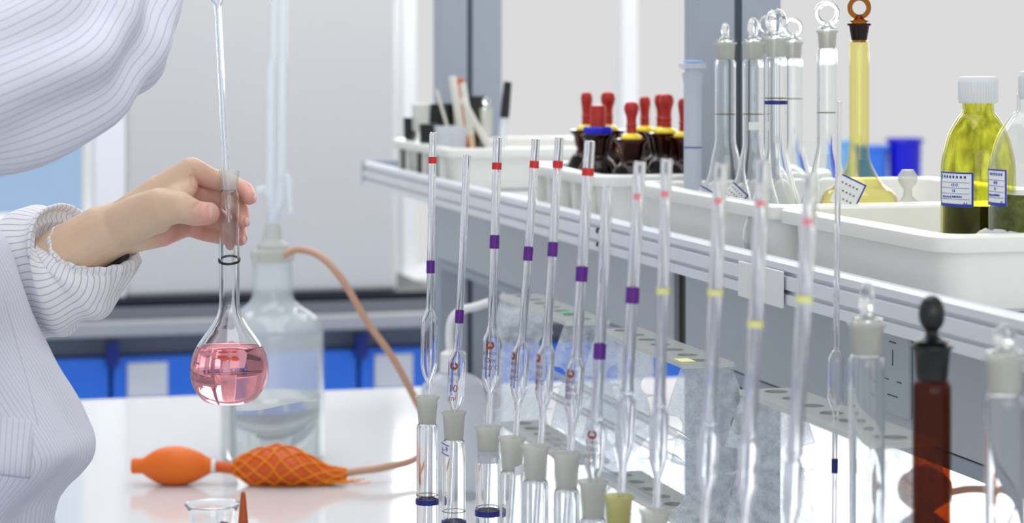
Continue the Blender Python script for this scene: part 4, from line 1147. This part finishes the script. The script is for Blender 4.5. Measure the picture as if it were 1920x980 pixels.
# rest of the body, hidden by the coat or out of the picture
def CC(X, Y, Z): return cw(X, Y, Z)
tx = -.545
core = [
    [(CC(tx+.02, 1.66, .90), .125), (CC(tx, 1.69, 1.08), .115), (CC(tx-.01, 1.69, 1.26), .125), (CC(tx-.01, 1.70, 1.36), .075), (CC(tx+.01, 1.70, 1.44), .052), (CC(tx+.03, 1.70, 1.49), .052)],
    [(CC(tx-.01, 1.58, .80), .085), (CC(tx-.02, 1.60, .46), .058), (CC(tx-.03, 1.60, .10), .042), (CC(tx-.03, 1.60, .05), .042), (CC(tx+.10, 1.60, .036), .034)],
    [(CC(tx-.01, 1.79, .80), .085), (CC(tx-.02, 1.79, .46), .058), (CC(tx-.03, 1.79, .10), .042), (CC(tx-.03, 1.79, .05), .042), (CC(tx+.10, 1.79, .036), .034)],
    # near arm, raised
    [(CC(tx-.01, 1.55, 1.355), .058), (CC(-.40, 1.60, 1.30), .047), (CC(-.335, 1.65, 1.345), .040), (CC(-.245, 1.76, 1.475), .027)],
    # far arm to the fine forearm
    [(CC(tx-.01, 1.84, 1.355), .058), (CC(-.475, 1.87, 1.13), .042), (H3(20, 545, 0), .0245), (H3(100, 494, 0), .0242)],
    # head
    [(CC(tx+.035, 1.70, 1.60), .080), (CC(tx+.02, 1.70, 1.645), .088)],
    [(CC(tx+.075, 1.70, 1.545), .045), (CC(tx+.085, 1.70, 1.60), .050)],
    [(CC(tx+.12, 1.70, 1.60), .010), (CC(tx+.145, 1.70, 1.578), .012)],
    [(CC(tx+.125, 1.685, 1.543), .008), (CC(tx+.125, 1.715, 1.543), .008)],
    [(CC(tx+.03, 1.612, 1.62), .012), (CC(tx+.025, 1.610, 1.585), .010)], [(CC(tx+.03, 1.788, 1.62), .012), (CC(tx+.025, 1.790, 1.585), .010)],
]
V2, F2 = capsules(core, .008, 'core')
# raised hand round the pipette, above the frame
pc = hp.location+q*0
ptop = P(408, 8, 1.812)+dr*0
ax_ = (P(408, 8, 1.812)-P(429, 416, 1.81)).normalized()
def UPt(h_): return P(408, 8, 1.812)+ax_*h_
w0 = CC(-.245, 1.76, 1.475)
hb_ = UPt(.125)
o1 = cw(1, 0, 0); o2 = cw(0, 1, 0)
rh = [[(w0, .026), (w0.lerp(hb_, .55)-o2*.012, .024), (hb_-o1*.022+o2*.0, .014)]]
for k in range(4):
    h0 = hb_+Vector((0, 0, .02-.018*k))
    m0 = h0-o1*.030+o2*.016
    rh.append([(w0.lerp(m0, .6), .016), (m0, .010), (h0+o2*.0125-o1*.002, .0078), (h0+o1*.0120+o2*.003, .0070), (h0+o1*.0100-o2*.006, .0060)])
rh.append([(w0.lerp(hb_, .3), .018), (hb_-o1*.022-o2*.010+Vector((0, 0, .002)), .010), (hb_-o1*.005-o2*.0118+Vector((0, 0, .014)), .0080)])
V3, F3 = capsules(rh, .002, 'hand2')
skin = bpy.data.materials.new('skin'); skin.use_nodes = True
tn = skin.node_tree; b_ = tn.nodes['Principled BSDF']; b_.inputs['Roughness'].default_value = .5
b_.inputs['Subsurface Weight'].default_value = .12; b_.inputs['Subsurface Radius'].default_value = (.008, .003, .0015); b_.inputs['Subsurface Scale'].default_value = 1
at = tn.nodes.new('ShaderNodeAttribute'); at.attribute_name = 'redness'
mxs = tn.nodes.new('ShaderNodeMix'); mxs.data_type = 'RGBA'; mxs.inputs[6].default_value = srgb(216, 187, 160); mxs.inputs[7].default_value = srgb(216, 150, 138)
tn.links.new(at.outputs['Fac'], mxs.inputs[0])
tcn = tn.nodes.new('ShaderNodeTexCoord'); n1 = tn.nodes.new('ShaderNodeTexNoise'); n1.inputs['Scale'].default_value = 90; n1.inputs['Detail'].default_value = 4
tn.links.new(tcn.outputs['Object'], n1.inputs['Vector'])
mr_ = tn.nodes.new('ShaderNodeMapRange'); mr_.inputs['To Min'].default_value = .92; mr_.inputs['To Max'].default_value = 1.08; tn.links.new(n1.outputs['Fac'], mr_.inputs['Value'])
vm = tn.nodes.new('ShaderNodeVectorMath'); vm.operation = 'SCALE'; tn.links.new(mxs.outputs[2], vm.inputs[0]); tn.links.new(mr_.outputs[0], vm.inputs['Scale'])
tn.links.new(vm.outputs[0], b_.inputs['Base Color'])
n2 = tn.nodes.new('ShaderNodeTexNoise'); n2.inputs['Scale'].default_value = 500; tn.links.new(tcn.outputs['Object'], n2.inputs['Vector'])
bp_ = tn.nodes.new('ShaderNodeBump'); bp_.inputs['Strength'].default_value = .15; bp_.inputs['Distance'].default_value = .0006
tn.links.new(n2.outputs['Fac'], bp_.inputs['Height']); tn.links.new(bp_.outputs[0], b_.inputs['Normal'])

me = bpy.data.meshes.new('person')
n1_, n2_ = len(V1), len(V2)
me.from_pydata([tuple(v_) for v_ in V1+V2+V3], [], F1+[tuple(i+n1_ for i in f) for f in F2]+[tuple(i+n1_+n2_ for i in f) for f in F3]); me.update()
me.shade_smooth(); me.materials.append(skin)
ra = me.attributes.new('redness', 'FLOAT', 'POINT')
tips = [H3(393, 402, -.009), H3(467, 370, .010), H3(454, 413, .010), H3(450, 445, .014), H3(430, 455, .018), H3(372, 345, .02), H3(330, 452, .02), H3(370, 440, .03), H3(395, 395, .03)]
for i, v_ in enumerate(V1):
    mn = min((v_-p_).length for p_ in tips); ra.data[i].value = max(0, min(1, 1.15-mn/.022))
person = bpy.data.objects.new('person', me); S.collection.objects.link(person)
tag(person, 'person in a pinstriped white lab coat holding a flask and pipette', 'person')
nailm = pm('nail', srgb(226, 176, 170), .25, noise_amt=.02)
def nail(x, y, dz, rx, rz, ry, ang=0, yaw=0):
    g = G().ell((0, 0, 0), rx, ry, rz, 18, 12)
    mt = Matrix.Rotation(-A+yaw, 3, 'Z') @ Matrix.Rotation(ang, 3, 'Y'); c = H3(x, y, dz)
    g.V = [mt @ v_+c for v_ in g.V]
    mobj('fingernail', g, nailm, person)
nail(393.5, 396, -.0164, .0032, .0061, .0017, .12, .15)
nail(463, 416, .0050, .0024, .0038, .0022, -.25, .6)
nail(475.5, 372, .0085, .0020, .0036, .0032, -.15, .5)
nail(457, 450, .0085, .0018, .0034, .0020, -.2, .5)
# hair and eyes
g = G().ell(CC(tx+.005, 1.70, 1.655), .108, .100, .100, 28, 18)
c_ = CC(tx+.005, 1.70, 1.655); 
g.V = [v_ if (v_-c_).dot(o1) < .045 or v_.z > 1.69 else v_-o1*((v_-c_).dot(o1)-.045) for v_ in g.V]
g.lathe([(0, 0), (.035, .01), (.048, .06), (.05, .14), (.03, .17), (0, .17)], 24, c=tuple(CC(tx-.06, 1.70, 1.46)))
mobj('hair', g, pm('black_hair', srgb(22, 18, 16), .5, noise_amt=.3, nscale=300), person)
for yy in (1.672, 1.728):
    mobj('eye', G().ell(CC(tx+.122, yy, 1.612), .010, .011, .007, 16, 10), pm('eye_white', srgb(230, 230, 228), .2, noise_amt=.01), person)
pants = G()
for yy in (1.60, 1.79):
    pants.tube([CC(tx-.01, yy, .86), CC(tx-.02, yy, .46), CC(tx-.03, yy, .07)], [.105, .078, .062], 24)
mobj('trousers', pants, pm('dark_trousers', srgb(40, 44, 58), .8, noise_amt=.1), person)

# ---- coat cloth: parametric surfaces with fold displacement
def cloth(name, rings, mat, fold, uvu, parent=person, nseg=160, thick=.0012):
    """rings: list of functions/lists giving nseg points; displaced along the normal by fold(i,j,p)"""
    V = []; uv = []; F = []; n = len(rings)
    for i, rg in enumerate(rings):
        c = sum((Vector(p_) for p_ in rg), Vector())/len(rg)
        for j, p_ in enumerate(rg):
            p_ = Vector(p_); nrm = (p_-c); L_ = nrm.length; nrm.normalize()
            V.append(p_+nrm*fold(i/(n-1), j/len(rg), p_)); uv.append((uvu(i/(n-1), j/len(rg), L_), i/(n-1)))
    m_ = len(rings[0])
    for i in range(n-1):
        for j in range(m_): F.append((i*m_+j, i*m_+(j+1) % m_, (i+1)*m_+(j+1) % m_, (i+1)*m_+j))
    # uv needs a seam: do it per loop
    me = bpy.data.meshes.new(name); me.from_pydata([tuple(v_) for v_ in V], [], F); me.update()
    l = me.uv_layers.new(name='UVMap')
    for po in me.polygons:
        js = [me.loops[k].vertex_index % m_ for k in po.loop_indices]
        wrapd = max(js)-min(js) > m_//2
        for k in po.loop_indices:
            vi = me.loops[k].vertex_index; i, j = divmod(vi, m_)
            jj = j+m_ if (wrapd and j < m_//2) else j
            l.data[k].uv = (uvu(i/(n-1), jj/m_, 0), i/(n-1))
    me.shade_smooth(); me.materials.append(M[mat])
    o = bpy.data.objects.new(name, me); S.collection.objects.link(o); o.parent = parent
    so = o.modifiers.new('solid', 'SOLIDIFY'); so.thickness = thick; so.offset = -1
    return o
def sleeve_rings(st, n, m):
    """st: list of (point, r_across, r_vert)"""
    cs = spline([p_ for p_, _, _ in st], n); rr_ = spline([(a, b, 0) for _, a, b in st], n)
    rings = []
    N = len(cs)
    for i in range(N):
        tg = (cs[min(i+1, N-1)]-cs[max(i-1, 0)]).normalized()
        side = cw(0, 1, 0); side = (side-tg*side.dot(tg)).normalized(); up = side.cross(tg).normalized()
        if up.z < 0: up = -up
        rings.append([cs[i]+side*(rr_[i].x*math.cos(2*PI*j/m))+up*(rr_[i].y*math.sin(2*PI*j/m)) for j in range(m)])
    return rings
def Sp(x, y, d, r, k=1.0): return (P(x, y, d), r/FP*d*k, r/FP*d)
def nz(p_, s): return noise.noise(p_*s)
# raised near sleeve (upper left)
st = [Sp(-420, 100, 1.55, 190, .9), Sp(-250, 150, 1.56, 185, .9), Sp(-80, 160, 1.58, 172, .9), Sp(60, 125, 1.61, 165, .9), Sp(150, 75, 1.65, 150, .9), Sp(215, 0, 1.69, 118, 1), Sp(265, -80, 1.73, 85, 1), Sp(300, -150, 1.75, 62, 1), Sp(325, -205, 1.76, 56, 1), Sp(332, -225, 1.76, 70, 1)]
def foldA(s, a, p_):
    f = .004*math.sin(2*PI*(a*7+s*2.2+nz(p_, 4)*1.2))+.0055*nz(p_+Vector((0, 0, s)), 9)+.0035*nz(p_, 22)
    return f*(.8+1.3*s)
def uvA(s, a, L_): return a*1.02*(1-.0*s)
cloth('sleeve', sleeve_rings(st, 12, 220), 'coat', foldA, lambda s, a, L_: a*.30, nseg=220)
# lower sleeve and its gathered cuff
st = [Sp(-190, 560, 1.86, 130), Sp(-120, 600, 1.85, 128), Sp(-40, 570, 1.84, 122), Sp(30, 533, 1.83, 120), Sp(90, 508, 1.82, 122), Sp(140, 497, 1.815, 116), Sp(160, 485, 1.813, 100), Sp(168, 470, 1.812, 80), Sp(172, 460, 1.812, 68), Sp(176, 455, 1.812, 62)]
def foldB(s, a, p_):
    g_ = max(0, (s-.55)/.45)
    f = .0012*g_*math.sin(2*PI*a*17+3*nz(p_, 30))*min(1, (1-s)*8+.3)+.0060*nz(p_, 14)*(1-.6*g_)+.0032*nz(p_+Vector((3, 1, 0)), 34)+.0030*math.sin(2*PI*(s*5+a*1.5+nz(p_, 8)))*(1-g_*.7)
    return f
rg = sleeve_rings(st, 12, 220)
axd = (P(250, 410, 1.81)-P(120, 480, 1.81)).normalized(); NR = len(rg)
for i, r_ in enumerate(rg):
    s_q = i/(NR-1); w = max(0, min(1, (s_q-.12)/.80))
    for j in range(220):
        a = 2*PI*j/220
        r_[j] = r_[j]+axd*R_(w*(46*math.cos(a)+8*((1-math.sin(a))/2)**1.6-8))
cloth('sleeve', rg, 'cuff', foldB, lambda s, a, L_: a*.32)
# far upper sleeve to the shoulder
st = [(CC(tx-.03, 1.84, 1.40), .07, .07), (CC(tx-.01, 1.86, 1.32), .075, .075), (CC(-.50, 1.87, 1.20), .07, .07), (CC(-.465, 1.87, 1.13), .066, .066), (CC(-.42, 1.86, 1.12), .06, .06)]
cloth('sleeve', sleeve_rings(st, 8, 120), 'coat', lambda s, a, p_: .006*nz(p_, 12), lambda s, a, L_: a*.4)
# coat body
zs = [(1.445, -.50, .06), (1.41, -.47, .13), (1.36, -.44, .17), (1.30, -.425, .185), (1.229, -.402, .18), (1.2015, -.384, .18), (1.17, -.370, .18), (1.135, -.3575, .175), (1.088, -.332, .17), (1.072, -.324, .17), (1.059, -.320, .17), (1.047, -.325, .17), (1.034, -.336, .17), (1.0216, -.346, .172), (1.002, -.349, .175), (.90, -.352, .18), (.75, -.355, .19), (.55, -.36, .20), (.38, -.36, .205)]
zsp = spline([(a, b, c_) for a, b, c_ in zs], 8)
rings = []
m_ = 260
for k in zsp:
    z, xr_, rd = k; xr_ *= 1.0; rx_ = .15 if z < 1.36 else .15*max(.35, (1.47-z)/.11)
    cx = xr_*.985-rx_
    ring = []
    for j in range(m_):
        a = 2*PI*j/m_-PI/2
        ring.append(cw(cx+rx_*math.cos(a), 1.72+rd*math.sin(a), z))
    rings.append(ring)
def foldC(s, a, p_):
    f = .0045*math.sin(2*PI*(a*10+.9*s+nz(p_, 3)*1.4))*min(1, s*2.5)+.0055*nz(p_, 9)+.0022*nz(p_, 26)
    # diagonal pull fold towards the front fullness
    dd = (p_.z-1.045)+.25*((a-.25)*1.1)
    f += .006*math.exp(-(dd/.02)**2)
    return f
body = cloth('coat_body', rings, 'coat', foldC, lambda s, a, L_: a*.86)
# breast pocket and front seam of the coat
def onbody(x, y, off=.003):
    # nearest coat point for a photo pixel
    best = None
    return best
from mathutils.bvhtree import BVHTree
bv = BVHTree.FromPolygons([v_.co.copy() for v_ in body.data.vertices], [tuple(p_.vertices) for p_ in body.data.polygons])
eye = Vector((0, 0, EYE))
def hit(x, y, off=.0015):
    dr_ = (P(x, y, 1.8)-eye).normalized(); loc, nr, i_, d_ = bv.ray_cast(eye, dr_, 5)
    return (loc-dr_*off) if loc else None
V = []; F = []; uv = []
NX, NY = 14, 16
ok = True
for j in range(NY+1):
    for i in range(NX+1):
        x = -60+(128+(-12)*j/NY)*i/NX; y = 772+16*i/NX+(110+20*0)*j/NY
        h_ = hit(x, y, .003 if 0 < i < NX and j < NY else .0022)
        if h_ is None: ok = False; h_ = P(x, y, 1.7)
        V.append(h_); uv.append((i/NX*.052, j/NY))
if ok:
    for j in range(NY):
        for i in range(NX):
            a = j*(NX+1)+i; F.append((a, a+1, a+NX+2, a+NX+1))
    o = mobj('pocket', G().add(V, F), M['coat'], person, uv=uv); so = o.modifiers.new('s', 'SOLIDIFY'); so.thickness = .0016
for nm, pts in (('front_seam', [(18, 470), (60, 640), (100, 790), (112, 880), (104, 978)]), ('front_seam', [(5, 560), (45, 700), (70, 800)])):
    pth = [hit(x, y, .0008) for x, y in [tuple(p_[:2]) for p_ in spline([(a, b, 0) for a, b in pts], 8)]]
    if all(p_ is not None for p_ in pth): mobj('seam', G().tube(pth, .0011, 8), M['coat'], person, uv=[(0.0023, 0)]*(len(pth)*8))
